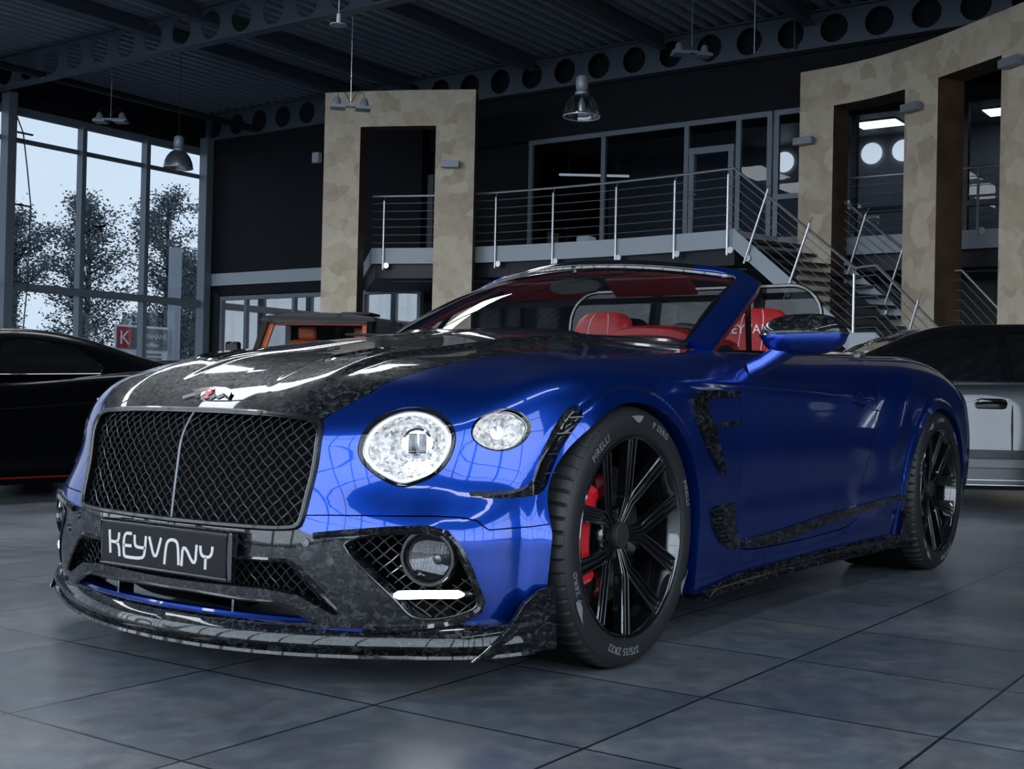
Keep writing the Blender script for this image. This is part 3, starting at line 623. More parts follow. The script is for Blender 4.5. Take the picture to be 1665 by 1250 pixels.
# interpolation helpers
def _h(y0,y1,m0,m1,h,t):
    t2=t*t;t3=t2*t
    return (2*t3-3*t2+1)*y0+(t3-2*t2+t)*h*m0+(-2*t3+3*t2)*y1+(t3-t2)*h*m1
def interp_rows(xs,V,x):
    """V (...,n) values at xs; x (...) -> cubic (catmull, clamped) interpolation"""
    xs=np.asarray(xs,float); n=len(xs)
    x=np.clip(x,xs[0],xs[-1]); i=np.clip(np.searchsorted(xs,x,side='right')-1,0,n-2)
    h=xs[i+1]-xs[i]; t=(x-xs[i])/h
    if V.ndim==1: g=lambda k:V[k]
    else:
        ar=np.arange(len(x)); g=lambda k:V[ar,k]
    def slope(k):
        a=np.clip(k-1,0,n-1); b=np.clip(k+1,0,n-1)
        d0=np.where(k>0,(g(k)-g(a))/np.maximum(xs[k]-xs[a],1e-9),0); d1=np.where(k<n-1,(g(b)-g(k))/np.maximum(xs[b]-xs[k],1e-9),0)
        h0=np.maximum(xs[k]-xs[a],1e-9); h1=np.maximum(xs[b]-xs[k],1e-9)
        m=(d0*h1+d1*h0)/(h0+h1)
        m=np.where(k==0,d1,m); m=np.where(k==n-1,d0,m)
        return m
    return _h(g(i),g(i+1),slope(i),slope(i+1),h,t)
def rrect(w, h, r, n=5):
    out = []
    for cx, cy, a0 in ((w-r, h-r, 0), (-w+r, h-r, 90), (-w+r, -h+r, 180), (w-r, -h+r, 270)):
        for k in range(n): t = math.radians(a0+90*k/(n-1)); out.append((cx+r*math.cos(t), cy+r*math.sin(t)))
    return out
# ================================================================ the other cars
def simple_wheel(parent, x, y, r, rimr, sg, m='black_gloss'):
    w = MB().lathe([(0, -.02), (rimr*.25, -.02), (rimr*.3, -.05), (rimr*.9, -.06), (rimr*.97, -.01), (rimr, 0)], 40, T=lambda a, b, h: (a, h, b)).build('wheel', M[m], parent)
    sp = MB()
    for k in range(10):
        t = 2*PI*k/10; d = (math.cos(t), math.sin(t)); sp.tube([(d[0]*rimr*.15, -.02, d[1]*rimr*.15), (d[0]*rimr*.95, -.005, d[1]*rimr*.95)], .016, 6)
    sp.build('spokes', M[m], w)
    MB().lathe([(rimr, -.0), (rimr*1.06, .006), (r*.96, .0), (r, -.03), (r, -.22), (rimr, -.25)], 48, T=lambda a, b, h: (a, h, b)).build('tyre', M['rubber'], w)
    w.location = (x, y, r); w.rotation_euler = (0, 0, 0 if sg > 0 else PI)
def body_loft(st, n=7):
    """st: list of (x, [(y, z)...]) half sections bottom -> top centre ; smooth interpolation along x"""
    xs = np.array([s[0] for s in st]); A = np.array([s[1] for s in st], float)      # (ns, k, 2)
    if xs[0] > xs[-1]: xs = xs[::-1]; A = A[::-1]
    X = np.linspace(xs[0], xs[-1], 60); k = A.shape[1]
    Q = np.zeros((len(X), k, 2))
    for j in range(k):
        for c in (0, 1): Q[:, j, c] = interp_rows(xs, A[:, j, c], X)
    t = np.arange(k, dtype=float); T_ = np.linspace(0, k-1, (k-1)*5+1); R = np.zeros((len(X), len(T_), 2))
    for i in range(len(X)):
        for c in (0, 1): R[i, :, c] = interp_rows(t, Q[i, :, c], T_)
    rings = []
    for i, x in enumerate(X):
        h = [(x, y, z) for y, z in R[i]]; rings.append(h+[(x, -y, z) for x, y, z in h[::-1]])
    return rings
def arch_cut(o, centres, r, hw):
    c = MB()
    for x in centres: c.lathe([(0, -hw-.3), (r, -hw-.3), (r, hw+.3), (0, hw+.3)], 40, T=lambda a, b, h: (x+a, h, r*.93+b))
    cu = c.build('cutter', None); m = o.modifiers.new('arch', 'BOOLEAN'); m.object = cu; m.operation = 'DIFFERENCE'; m.solver = 'EXACT'
    dg = bpy.context.evaluated_depsgraph_get(); me = bpy.data.meshes.new_from_object(o.evaluated_get(dg)); o.modifiers.clear(); o.data = me
    bpy.data.objects.remove(cu)
def surf_strip(name, pts, r, m, parent): return MB().tube(pts, r, 6).build(name, M[m], parent)

# black low sports car, left; nose towards +x
def sports_car():
    e = empty('sports_car', (-1.75, -5.75, 0), 0, 'low black sports car with a thin red sill line, left of the blue convertible', 'car')
    B = [(2.35, [(.55, .16), (.72, .22), (.74, .30), (.66, .36), (.4, .40), (0, .41)]),
         (2.0, [(.80, .11), (.92, .20), (.95, .36), (.84, .48), (.5, .52), (0, .50)]),
         (1.3, [(.86, .10), (.95, .22), (.97, .50), (.88, .66), (.5, .66), (0, .62)]),
         (.6, [(.84, .10), (.93, .22), (.93, .52), (.86, .74), (.6, .78), (0, .80)]),
         (-.2, [(.84, .10), (.93, .22), (.92, .52), (.88, .78), (.66, .82), (0, .84)]),
         (-1.0, [(.86, .10), (.94, .22), (.96, .55), (.92, .84), (.70, .90), (0, .90)]),
         (-1.6, [(.88, .12), (.97, .24), (1.0, .58), (.94, .86), (.7, .93), (0, .94)]),
         (-2.15, [(.84, .2), (.95, .30), (.96, .60), (.88, .84), (.6, .90), (0, .90)])]
    o = MB().loft(body_loft(B)).build('body', M['black_paint'], e, angle=50); arch_cut(o, (1.35, -1.35), .36, .95)
    G = [(1.05, [(.70, .72), (.66, .74), (.5, .75), (0, .76)]), (.55, [(.76, .78), (.70, .90), (.45, .95), (0, .97)]), (.1, [(.79, .80), (.66, 1.10), (.42, 1.15), (0, 1.165)]),
         (-.35, [(.80, .82), (.64, 1.14), (.42, 1.185), (0, 1.195)]), (-.8, [(.80, .84), (.63, 1.10), (.40, 1.15), (0, 1.165)]), (-1.3, [(.78, .88), (.62, 1.00), (.40, 1.04), (0, 1.06)]), (-1.95, [(.74, .88), (.6, .90), (.4, .92), (0, .93)])]
    rg = body_loft(G); MB().loft(rg).build('roof', M['black_paint'], e, angle=60)
    # side windows as inset panes following the roof side
    for sg in (1, -1):
        q = [(.62, .795, .84), (.25, .715, 1.02), (-.20, .672, 1.10), (-.62, .69, 1.06), (-.80, .76, .93), (-.75, .80, .875), (0, .818, .85)]
        MB().add([(x, (y+.012)*sg, z) for x, y, z in q], [tuple(range(7))]).build('side_window', M['car_dark_glass'], e, smooth=False)
        surf_strip('window_trim', [(x, (y+.016)*sg, z) for x, y, z in q+q[:1]], .004, 'black_gloss', e)
        surf_strip('sill_line', [(1.0, .935*sg, .155), (-1.0, .935*sg, .155)], .005, 'red_line', e)
        surf_strip('body_crease', [(.5, .935*sg, .60), (-.1, .932*sg, .63), (-.75, .95*sg, .68)], .003, 'dark_chrome', e)
        MB().loft([[(.42+.07*a*k, (.88+.13*t)*sg, .90+.01*t+.05*b*k) for a, b in rrect(1, 1, .7, 4)] for t, k in ((0, .45), (.35, .5), (.55, .95), (.9, 1.0), (1.1, .6), (1.15, .1))]).build('door_mirror', M['black_gloss'], e)
        MB().loft([[(-.78-.5*t, (.955+.004*t)*sg, .72+.04*t+(.10-.09*t)*v) for v in (-1, 1)] for t in np.linspace(0, 1, 4)], closed=False).build('side_intake', M['black_matte'], e)
        for x in (1.35, -1.35): simple_wheel(e, x, .955*sg, .345, .255, sg)
    MB().loft([[(-2.02, y, .99+.03*math.cos(y*2)), (-2.26, y, 1.01+.03*math.cos(y*2)), (-2.26, y, .98+.03*math.cos(y*2)), (-2.02, y, .96+.03*math.cos(y*2))] for y in np.linspace(-.85, .85, 12)]).build('rear_wing', M['black_paint'], e)
    for y in (-.5, .5): MB().box((-2.15, y-.02, .85), (-2.08, y+.02, .99)).build('wing_strut', M['black_gloss'], e, smooth=False)
    return e
M['red_line'] = mat('red_pinstripe', (.35, .012, .008), .4, emit=(.5, .01, .005), es=.0)
# square off-roader with orange seats
def offroader():
    e = empty('off_roader', (-9.28, -9.05, 0), .40, 'boxy black off-road vehicle with orange seats behind the blue convertible', 'car')
    hull = MB(); S_ = lambda x, w, z0, z1: [(x, -w, z0), (x, w, z0), (x, w, z1), (x, -w, z1)]
    hull.loft([S_(2.35, .80, .40, 1.02), S_(2.3, .86, .36, 1.08), S_(.95, .88, .34, 1.14), (S_(.85, .88, .34, 1.16)), S_(-2.2, .88, .34, 1.16), S_(-2.25, .86, .36, 1.14)])
    o = hull.build('body', M['black_paint'], e, bevel=.04, angle=40)
    zr = 1.79
    # posts: windscreen posts slanted
    for sg in (1, -1):
        fr = MB(); fr.loft([[(.98+a, (.80+b)*sg, 1.13) for a, b in ((-.03, -.04), (.03, -.04), (.03, .04), (-.03, .04))], [(.70+a, (.72+b)*sg, zr-.05) for a, b in ((-.03, -.04), (.03, -.04), (.03, .04), (-.03, .04))]])
        fr.build('window_post', M['black_paint'], e, smooth=False)
        for x in (-.25, -1.2, -2.15): MB().box((x-.05, (.76 if sg > 0 else -.84), 1.13), (x+.05, (.84 if sg > 0 else -.76), zr-.04)).build('window_post', M['black_paint'], e, smooth=False)
    MB().loft([[(x, y, z+.05*math.cos(y*1.6)-.03) for y, z in [(-.80, zr-.05), (-.76, zr), (-.4, zr+.02), (0, zr+.02), (.4, zr+.02), (.76, zr), (.80, zr-.05), (.7, zr-.09), (-.7, zr-.09)]] for x in (.74, .66, -.6, -2.1, -2.2)]).build('roof', M['black_paint'], e, angle=30)
    for y in (-.55, .40): MB().box((.2, y-.12, zr+.02), (.62, y+.28, zr+.055)).build('roof_bar', M['black_matte'], e, smooth=False, bevel=.01)
    MB().add([(.99, -.78, 1.15), (.99, .78, 1.15), (.72, .70, 1.74), (.72, -.70, 1.74)], [(0, 1, 2, 3)]).build('windscreen', M['clear_window'], e, smooth=False)
    for sg in (1, -1):
        MB().add([(.90, .81*sg, 1.15), (-.2, .82*sg, 1.15), (-.2, .80*sg, 1.78), (.70, .80*sg, 1.78)], [(0, 1, 2, 3)]).build('side_window', M['screen_glass'], e, smooth=False)
        MB().add([(-.3, .82*sg, 1.15), (-2.1, .82*sg, 1.15), (-2.1, .80*sg, 1.78), (-.3, .80*sg, 1.78)], [(0, 1, 2, 3)]).build('side_window', M['car_dark_glass'], e, smooth=False)
        MB().box((.0, sg*.40-.24, .7), (.16, sg*.40+.24, 1.50)).build('seat', M['orange_leather'], e, bevel=.05)
        MB().box((.02, sg*.40-.13, 1.50), (.12, sg*.40+.13, 1.68)).build('head_restraint', M['orange_leather'], e, bevel=.04)
        MB().loft([[(.93+a, (.74+b)*sg, 1.15) for a, b in ((-.02, -.05), (.02, -.05), (.02, .03), (-.02, .03))], [(.68+a, (.66+b)*sg, zr-.09) for a, b in ((-.02, -.05), (.02, -.05), (.02, .03), (-.02, .03))]]).build('post_trim', M['orange_leather'], e, smooth=False)
        MB().box((1.0, (.93 if sg > 0 else -1.13), 1.22), (1.10, (1.13 if sg > 0 else -.93), 1.42)).build('door_mirror', M['black_paint'], e, bevel=.03)
        for x in (1.45, -1.45): simple_wheel(e, x, .90*sg, .40, .27, sg)
        MB().lathe([(0, .02), (.10, .015), (.11, 0)], 24, T=lambda a, b, h: (2.36+h, .62*sg+a, .86+b)).build('headlamp', M['crystal'], e)
    MB().box((.50, -.70, 1.67), (.68, .70, 1.70)).build('header_trim', M['orange_leather'], e, smooth=False)
    MB().box((.55, -.76, 1.08), (.95, .76, 1.20)).build('dashboard', M['dark_leather'], e, smooth=False)
    MB().box((-2.0, -.6, .9), (-1.8, .6, 1.45)).build('rear_seat', M['dark_leather'], e, bevel=.05)
    MB().box((-2.15, -.74, 1.1), (-2.05, .74, 1.74)).build('rear_panel', M['dark_leather'], e, smooth=False)
    MB().box((2.3, -.5, .62), (2.37, .5, .98)).build('grille', M['black_gloss'], e, smooth=False, bevel=.01)
    return e
# grey saloon at the right, seen from its side
def grey_car():
    d = np.array([.581, -.814]); rz = math.atan2(d[1], d[0]); 
    ox, oy = -6.42, .24      # near side, level with the B pillar
    nrm = np.array([-d[1], d[0]])*1.0    # left of heading
    if nrm @ np.array([3.1+5.3, 2.74+.5]) < 0: nrm = -nrm
    left = nrm @ np.array([-d[1], d[0]]) > 0
    cx, cy = ox-nrm[0]*.95, oy-nrm[1]*.95
    e = empty('grey_car', (cx, cy, 0), rz, 'metallic grey four-door car with black windows, right of the blue convertible', 'car')
    w = .95
    B = [(2.35, [(.60, .22), (.74, .34), (.74, .52), (.62, .66), (.4, .72), (0, .74)]),
         (1.9, [(.84, .16), (.93, .30), (.95, .58), (.84, .78), (.5, .85), (0, .86)]),
         (1.2, [(.86, .16), (.94, .28), (.96, .62), (.90, .88), (.55, .93), (0, .95)]),
         (.5, [(.87, .16), (.945, .26), (.95, .62), (.90, .93), (.55, .98), (0, 1.0)]),
         (-.6, [(.87, .16), (.945, .26), (.95, .62), (.90, .955), (.55, .99), (0, 1.0)]),
         (-1.4, [(.87, .18), (.95, .28), (.97, .64), (.90, .97), (.55, 1.0), (0, 1.01)]),
         (-2.1, [(.84, .22), (.92, .34), (.93, .66), (.84, .93), (.5, .98), (0, .99)]),
         (-2.5, [(.66, .30), (.76, .42), (.78, .66), (.70, .86), (.4, .90), (0, .91)])]
    o = MB().loft(body_loft(B)).build('body', M['grey_paint'], e, angle=50); arch_cut(o, (1.5, -1.5), .39, .95)
    G = [(1.22, [(.80, .90), (.74, .93), (.5, .95), (0, .96)]), (.85, [(.84, .92), (.74, 1.10), (.5, 1.14), (0, 1.15)]), (.3, [(.86, .93), (.68, 1.32), (.45, 1.37), (0, 1.385)]),
         (-.3, [(.87, .94), (.66, 1.37), (.45, 1.42), (0, 1.43)]), (-.9, [(.87, .95), (.66, 1.35), (.45, 1.40), (0, 1.415)]), (-1.5, [(.85, .97), (.64, 1.22), (.42, 1.27), (0, 1.29)]), (-2.1, [(.80, .95), (.6, 1.02), (.4, 1.05), (0, 1.06)])]
    rg = body_loft(G); MB().loft(rg).build('roof', M['black_gloss'], e, angle=60)
    def sy(x, z):
        zz = interp_rows(np.array([g[0] for g in G][::-1]), np.array([[g[1][j][1] for g in G][::-1] for j in (0, 1)]).T[:, 0]*1.0, np.array([x]))[0]
        z1 = interp_rows(np.array([g[0] for g in G][::-1]), np.array([g[1][1][1] for g in G][::-1]), np.array([x]))[0]
        y0 = interp_rows(np.array([g[0] for g in G][::-1]), np.array([g[1][0][0] for g in G][::-1]), np.array([x]))[0]; y1 = interp_rows(np.array([g[0] for g in G][::-1]), np.array([g[1][1][0] for g in G][::-1]), np.array([x]))[0]
        t = (z-zz)/max(z1-zz, 1e-6); return y0+(y1-y0)*t
    for sg in (1, -1):
        def pane(nm, q, m): MB().add([(x, (sy(x, z)+.014)*sg, z) for x, z in q], [tuple(range(len(q)))]).build(nm, M[m], e, smooth=False)
        pane('side_window', [(.86, .965), (.52, 1.14), (.22, 1.27), (-.18, 1.325), (-.18, .975)], 'car_dark_glass')
        pane('side_window', [(-.26, .975), (-.26, 1.33), (-.7, 1.33), (-1.15, 1.24), (-1.35, 1.14), (-1.35, .985)], 'car_dark_glass')
        surf_strip('belt_trim', [(x, (.888+.0*x)*sg, z) for x, z in ((1.0, .945), (.4, .958), (-.3, .965), (-1.0, .975), (-1.5, .985))], .009, 'chrome', e)
        surf_strip('roof_trim', [(x, (sy(x, z)+.012)*sg, z) for x, z in ((.98, 1.0), (.55, 1.165), (.22, 1.30), (-.3, 1.355), (-.8, 1.335), (-1.4, 1.19))], .008, 'dark_chrome', e)
        for xx in (.78, -.22, -1.25):
            surf_strip('door_seam', [(xx, .955*sg, z) for z in (.30, .5, .62)]+[(xx, .950*sg, .74), (xx, .932*sg, .85), (xx, .905*sg, .945)], .005, 'black_matte', e)
        # sculpted sill: dark band, bright shoulder, dark sill, bright lines
        def band(nm, z0, z1, y, m, x0=1.08, x1=-1.08): MB().box((x1, y*sg-.006, z0), (x0, y*sg+.006, z1)).build(nm, M[m], e, smooth=False, bevel=.003)
        band('sill_moulding', .395, .46, .953, 'black_gloss'); band('sill_shoulder', .325, .395, .958, 'grey_paint'); band('sill_panel', .20, .325, .955, 'black_gloss')
        band('sill_trim', .232, .242, .966, 'chrome'); band('sill_trim', .195, .205, .966, 'chrome')
        for hx in (-.06, -1.06):
            r_ = MB().loft([[(hx+x_, (.948+k)*sg, .80+z_*q) for x_, z_ in rrect(.12*q, .038*q, .03*q, 6)] for k, q in ((.0, 1.0), (.004, .9))]).build('handle_recess', M['black_gloss'], e)
            surf_strip('door_handle', [(hx-.11, .958*sg, .80), (hx-.05, .975*sg, .808), (hx+.05, .975*sg, .808), (hx+.11, .958*sg, .80)], .012, 'dark_chrome', e)
            surf_strip('handle_trim', [(hx-.12, .956*sg, .80), (hx-.08, .956*sg, .838), (hx+.08, .956*sg, .838), (hx+.12, .956*sg, .80)], .004, 'chrome', e)
        MB().loft([[(.74+.06*a*k, (.93+.20*t)*sg, 1.01+.01*t+.06*b*k) for a, b in rrect(1, 1, .7, 4)] for t, k in ((0, .45), (.35, .5), (.5, .95), (.9, 1.0), (1.05, .7), (1.12, .1))]).build('door_mirror', M['black_gloss'], e)
        for x in (1.5, -1.5): simple_wheel(e, x, .945*sg, .36, .27, sg)
    return e
sports_car(); offroader(); grey_car()
# ================================================================ main car: body surface
class Tab:
    def __init__(s,xs,zs,T):
        T=np.array(T,float); xs=np.array(xs,float)
        if xs[0]>xs[-1]: xs=xs[::-1]; T=T[::-1]
        s.xs=xs; s.zs=np.array(zs,float); s.T=T; s.h=.02
        gx=np.arange(xs[0]-.04,xs[-1]+.06,s.h); gz=np.arange(s.zs[0]-.04,s.zs[-1]+.06,s.h); s.gx,s.gz=gx,gz
        A,B=np.meshgrid(gx,gz,indexing='ij'); s.G=s.exact(A,B)
    def __call__(s,x,z):
        fx=np.clip((x-s.gx[0])/s.h,1,len(s.gx)-2.001); fz=np.clip((z-s.gz[0])/s.h,1,len(s.gz)-2.001)
        i=fx.astype(int); j=fz.astype(int); u=fx-i; v=fz-j
        def w(t):
            t2=t*t; t3=t2*t
            return (-.5*t3+t2-.5*t, 1.5*t3-2.5*t2+1, -1.5*t3+2*t2+.5*t, .5*t3-.5*t2)
        wu=w(u); wv=w(v); G=s.G.ravel(); n=s.G.shape[1]; b=(i-1)*n+(j-1); r=0
        for a in range(4):
            q=0
            for c in range(4): q=q+wv[c]*G[b+a*n+c]
            r=r+wu[a]*q
        return r
    def exact(s,x,z):
        sh=x.shape; x=x.ravel(); z=z.ravel()
        cols=np.stack([interp_rows(s.zs,s.T[k],z) for k in range(len(s.xs))],1)
        return interp_rows(s.xs,cols,x).reshape(sh)
def smax(a,b,k):
    h=np.clip(.5+.5*(a-b)/k,0,1)
    return b*(1-h)+a*h+k*h*(1-h)
ZL=[.05,.25,.4,.55,.7,.8,.9,1.0]
YT=Tab([.95,.6,.3,0,-.4,-.8,-1.3,-1.8,-2.2,-2.55,-2.85,-3.2,-3.6,-4.0],ZL,[
[.90,.90,.90,.90,.88,.84,.80,.76],
[.94,.95,.95,.94,.92,.89,.84,.77],
[.96,.97,.975,.97,.955,.93,.88,.82],
[.965,.975,.985,.985,.975,.95,.905,.84],
[.94,.955,.965,.968,.96,.94,.905,.84],
[.92,.93,.945,.95,.945,.93,.90,.86],
[.91,.92,.938,.945,.94,.925,.898,.865],
[.91,.92,.94,.948,.943,.928,.90,.87],
[.92,.94,.965,.972,.965,.948,.915,.88],
[.94,.965,.99,1.0,.995,.975,.935,.89],
[.95,.985,1.0,1.01,1.005,.985,.945,.89],
[.93,.96,.98,.985,.98,.965,.925,.865],
[.83,.87,.90,.91,.905,.89,.85,.79],
[.80,.84,.87,.88,.875,.85,.80,.72]])
XT=Tab([0,.2,.45,.6,.7,.8,.88,.95],[.05,.2,.35,.42,.55,.7,.78,.9],np.array([
[.85,.845,.80,.74,.68,.58,.46,.30],
[.86,.85,.815,.77,.715,.635,.54,.39],
[.865,.855,.827,.782,.73,.66,.57,.42],
[.86,.85,.822,.78,.728,.66,.57,.42],
[.845,.835,.795,.735,.665,.57,.46,.32],
[.82,.81,.77,.70,.62,.53,.42,.28],
[.79,.78,.735,.665,.585,.49,.38,.24],
[.74,.73,.69,.62,.54,.44,.33,.19]]).T)
ZT=Tab([.95,.8,.7,.5,.2,-.2,-.6,-1.0,-1.5,-2.0,-2.4,-2.9,-3.4,-4.0],[0,.2,.4,.6,.75,.9,1.0],[
[.62,.62,.61,.60,.59,.56,.5],
[.72,.72,.712,.675,.65,.62,.58],
[.78,.78,.780,.747,.712,.685,.64],
[.85,.852,.853,.826,.782,.75,.70],
[.90,.902,.90,.886,.868,.843,.79],
[.965,.962,.95,.928,.908,.885,.84],
[1.01,1.003,.985,.955,.935,.915,.87],
[1.01,1.0,.985,.965,.955,.94,.90],
[1.01,1.0,.99,.975,.965,.955,.92],
[1.02,1.015,1.0,.99,.98,.97,.94],
[1.03,1.025,1.01,1.0,.99,.98,.95],
[1.02,1.015,1.0,.99,.985,.972,.94],
[.985,.98,.965,.955,.942,.915,.87],
[.88,.875,.86,.84,.82,.79,.75]])
XR=3.92

def sst(t):
    t = np.clip(t, 0, 1); return t*t*(3-2*t)
ARCH = ((.02, .375, .408, .385), (-2.80, .375, .43, .384))
def arch_r(x, z, k):
    cx, cz, rx, rz = ARCH[k]; return np.hypot((x-cx)/rx, np.maximum((z-cz)/rz, 0))
def F(P):
    x, y, z = P[..., 0], np.abs(P[..., 1]), P[..., 2]
    yt = YT(x, z)
    for k in (0, 1):                                   # rolled wheel-arch lips
        r = arch_r(x, z, k)
        yt = yt+(.013 if k == 0 else .009)*sst((1.13-r)/.035)*sst((z-.05)/.1)
    # door: shallow waist above a fuller sill
    dx = sst((-.62-x)/.25)*sst((x+2.35)/.3)
    yt = yt-.010*dx*np.exp(-((z-.46)/.07)**2)+.008*dx*np.exp(-((z-.29)/.05)**2)
    # crease running back from the front lamp, fading into the door
    yt = yt+.007*sst((.45-x)/.3)*sst((x+2.2)/.8)*np.exp(-((z-(.845+.02*x))/.022)**2)
    zt = ZT(x, y)
    yc = .40+.05*sst((.8-x)/1.2)
    zt = zt+.014*(1-sst((y-yc+.035)/.05))*sst((.74-x)/.25)*sst((x+.75)/.2)
    ys = .20-.10*sst((.8-x)/1.2)
    zt = zt-.007*(1-sst((y-ys+.02)/.04))*sst((.74-x)/.2)*sst((x+.75)/.2)
    a = y-yt; b = z-zt; c = (x-XT(y, z))*.85
    d = -x-(XR-.25*np.clip(y, 0, 1)**3-.15*np.clip(z-.6, 0, 1))
    f = smax(a, b, .09); f = smax(f, c, .09); f = smax(f, d, .12)
    f = f-.016*np.exp(-((arch_r(x, z, 1)-1.50)/.20)**2)*sst((z-.42)/.25)*sst((-1.75-x)/.5)*sst((y-.6)/.1)
    f = f-.020*sst((1.16-arch_r(x, z, 0))/.09)*sst((x-.10)/.30)*sst((y-.6)/.1)*sst((z-.05)/.1)
    return f
def normal(P, e=1e-3):
    g = np.stack([F(P+np.eye(3)[k]*e)-F(P-np.eye(3)[k]*e) for k in range(3)], -1)
    return g/np.maximum(np.linalg.norm(g, axis=-1, keepdims=True), 1e-9)
def project_x(y, z, x1=1.1):
    """front surface point for given |y|, z"""
    y = np.atleast_1d(np.asarray(y, float)); z = np.atleast_1d(np.asarray(z, float))*np.ones_like(y)
    lo = np.full(y.shape, -.1); hi = np.full(y.shape, x1)
    for _ in range(30):
        m = (lo+hi)/2; s = F(np.stack([m, y, z], -1)) < 0; lo = np.where(s, m, lo); hi = np.where(s, hi, m)
    return (lo+hi)/2
def project_y(x, z):
    x = np.atleast_1d(np.asarray(x, float)); z = np.atleast_1d(np.asarray(z, float))*np.ones_like(x)
    lo = np.full(x.shape, .2); hi = np.full(x.shape, 1.3)
    for _ in range(30):
        m = (lo+hi)/2; s = F(np.stack([x, m, z], -1)) < 0; lo = np.where(s, m, lo); hi = np.where(s, hi, m)
    return (lo+hi)/2
def project_z(x, y):
    x = np.atleast_1d(np.asarray(x, float)); y = np.atleast_1d(np.asarray(y, float))*np.ones_like(x)
    lo = np.full(x.shape, .4); hi = np.full(x.shape, 1.4)
    for _ in range(30):
        m = (lo+hi)/2; s = F(np.stack([x, y, m], -1)) < 0; lo = np.where(s, m, lo); hi = np.where(s, hi, m)
    return (lo+hi)/2

class Surf:
    """triangle surface with crisp cutting along iso-lines"""
    def __init__(s, V, T): s.V = V; s.T = T
    def cut(s, g, eps=1e-5):
        """keep g > 0 -> Surf ; rim = segments of the cut"""
        V, T = s.V, s.T; gv = g(V) if callable(g) else g
        gv = np.where(np.abs(gv) < eps, eps, gv); p = gv > 0
        c = p[T].sum(1); keep = T[c == 3]; out = [keep]; segs = []; newV = [V]; n0 = len(V)
        edges = {}
        mix = T[(c > 0) & (c < 3)]; cm = p[mix].sum(1)
        # rotate so that the odd vertex is first
        odd = np.where(cm[:, None] == 1, p[mix], ~p[mix]).argmax(1)
        r = np.arange(len(mix)); A = mix[r, odd]; B = mix[r, (odd+1) % 3]; C = mix[r, (odd+2) % 3]
        def ev(a, b):
            lo = np.minimum(a, b); hi = np.maximum(a, b); return lo.astype(np.int64)*n0+hi
        k1 = ev(A, B); k2 = ev(A, C); uk, inv = np.unique(np.r_[k1, k2], return_inverse=True)
        lo = uk//n0; hi = uk % n0; t = gv[lo]/(gv[lo]-gv[hi]); NV = V[lo]+t[:, None]*(V[hi]-V[lo])
        i1 = inv[:len(A)]+n0; i2 = inv[len(A):]+n0; one = cm == 1
        out.append(np.stack([A[one], i1[one], i2[one]], 1)); segs.append(np.stack([i1[one], i2[one]], 1))
        tw = ~one
        out.append(np.stack([i1[tw], B[tw], C[tw]], 1)); out.append(np.stack([i1[tw], C[tw], i2[tw]], 1)); segs.append(np.stack([i2[tw], i1[tw]], 1))
        VV = np.vstack([V, NV]); TT = np.vstack(out); SG = np.vstack(segs)
        used = np.zeros(len(VV), bool); used[TT.ravel()] = True; mp = np.cumsum(used)-1
        q = Surf(VV[used], mp[TT]); q.seg = mp[SG]
        return q
    def split(s, g, gap=.0016):
        gv = g(s.V); return s.cut(gv-gap), s.cut(-gv-gap)
def flange(S, depth, segs=None, direc=None):
    """strip going inward from the cut edge; returns V, T to append"""
    segs = S.seg if segs is None else segs
    u, inv = np.unique(segs.ravel(), return_inverse=True); Pp = S.V[u]
    nrm = normal(Pp) if direc is None else np.tile(np.array(direc, float), (len(Pp), 1))
    Q = Pp-nrm*depth; n = len(u); i = inv.reshape(-1, 2)
    V = np.vstack([Pp, Q]); T = np.vstack([np.stack([i[:, 0], i[:, 1], i[:, 1]+n], 1), np.stack([i[:, 0], i[:, 1]+n, i[:, 0]+n], 1)])
    return V, T
def mk(name, m, parent, parts, mirror=True, sharp_join=False, custom=True):
    """parts: list of (V, T, smooth_normals|None); mirrored in y when mirror"""
    Vs = []; Ts = []; Ns = []; n = 0
    for V, T, nr in parts:
        for sgn in ((1, -1) if mirror else (1,)):
            v = V.copy(); v[:, 1] *= sgn; t = T if sgn == 1 else T[:, ::-1]
            Vs.append(v); Ts.append(t+n); n += len(v)
            if nr is None: Ns.append(np.zeros((len(v), 3)))
            else:
                q = nr.copy(); q[:, 1] *= sgn; Ns.append(q)
    V = np.vstack(Vs).astype(np.float32); T = np.vstack(Ts).astype(np.int32); Nn = np.vstack(Ns)
    me = bpy.data.meshes.new(name); me.vertices.add(len(V)); me.vertices.foreach_set('co', V.ravel())
    me.loops.add(T.size); me.loops.foreach_set('vertex_index', T.ravel()); me.polygons.add(len(T))
    me.polygons.foreach_set('loop_start', np.arange(0, T.size, 3, dtype=np.int32)); me.polygons.foreach_set('loop_total', np.full(len(T), 3, dtype=np.int32))
    me.polygons.foreach_set('use_smooth', np.ones(len(T), bool)); me.update(calc_edges=True); me.validate()
    if custom and len(me.polygons) == len(T):
        # zero normals mean: let the mesh compute
        me.normals_split_custom_set_from_vertices(Nn.astype(np.float32).tolist())
    me.materials.append(m); o = bpy.data.objects.new(name, me); COL.objects.link(o)
    if parent: o.parent = parent
    return o
def panel(S, off=0.0):
    nr = normal(S.V); return (S.V+nr*off, S.T, nr)
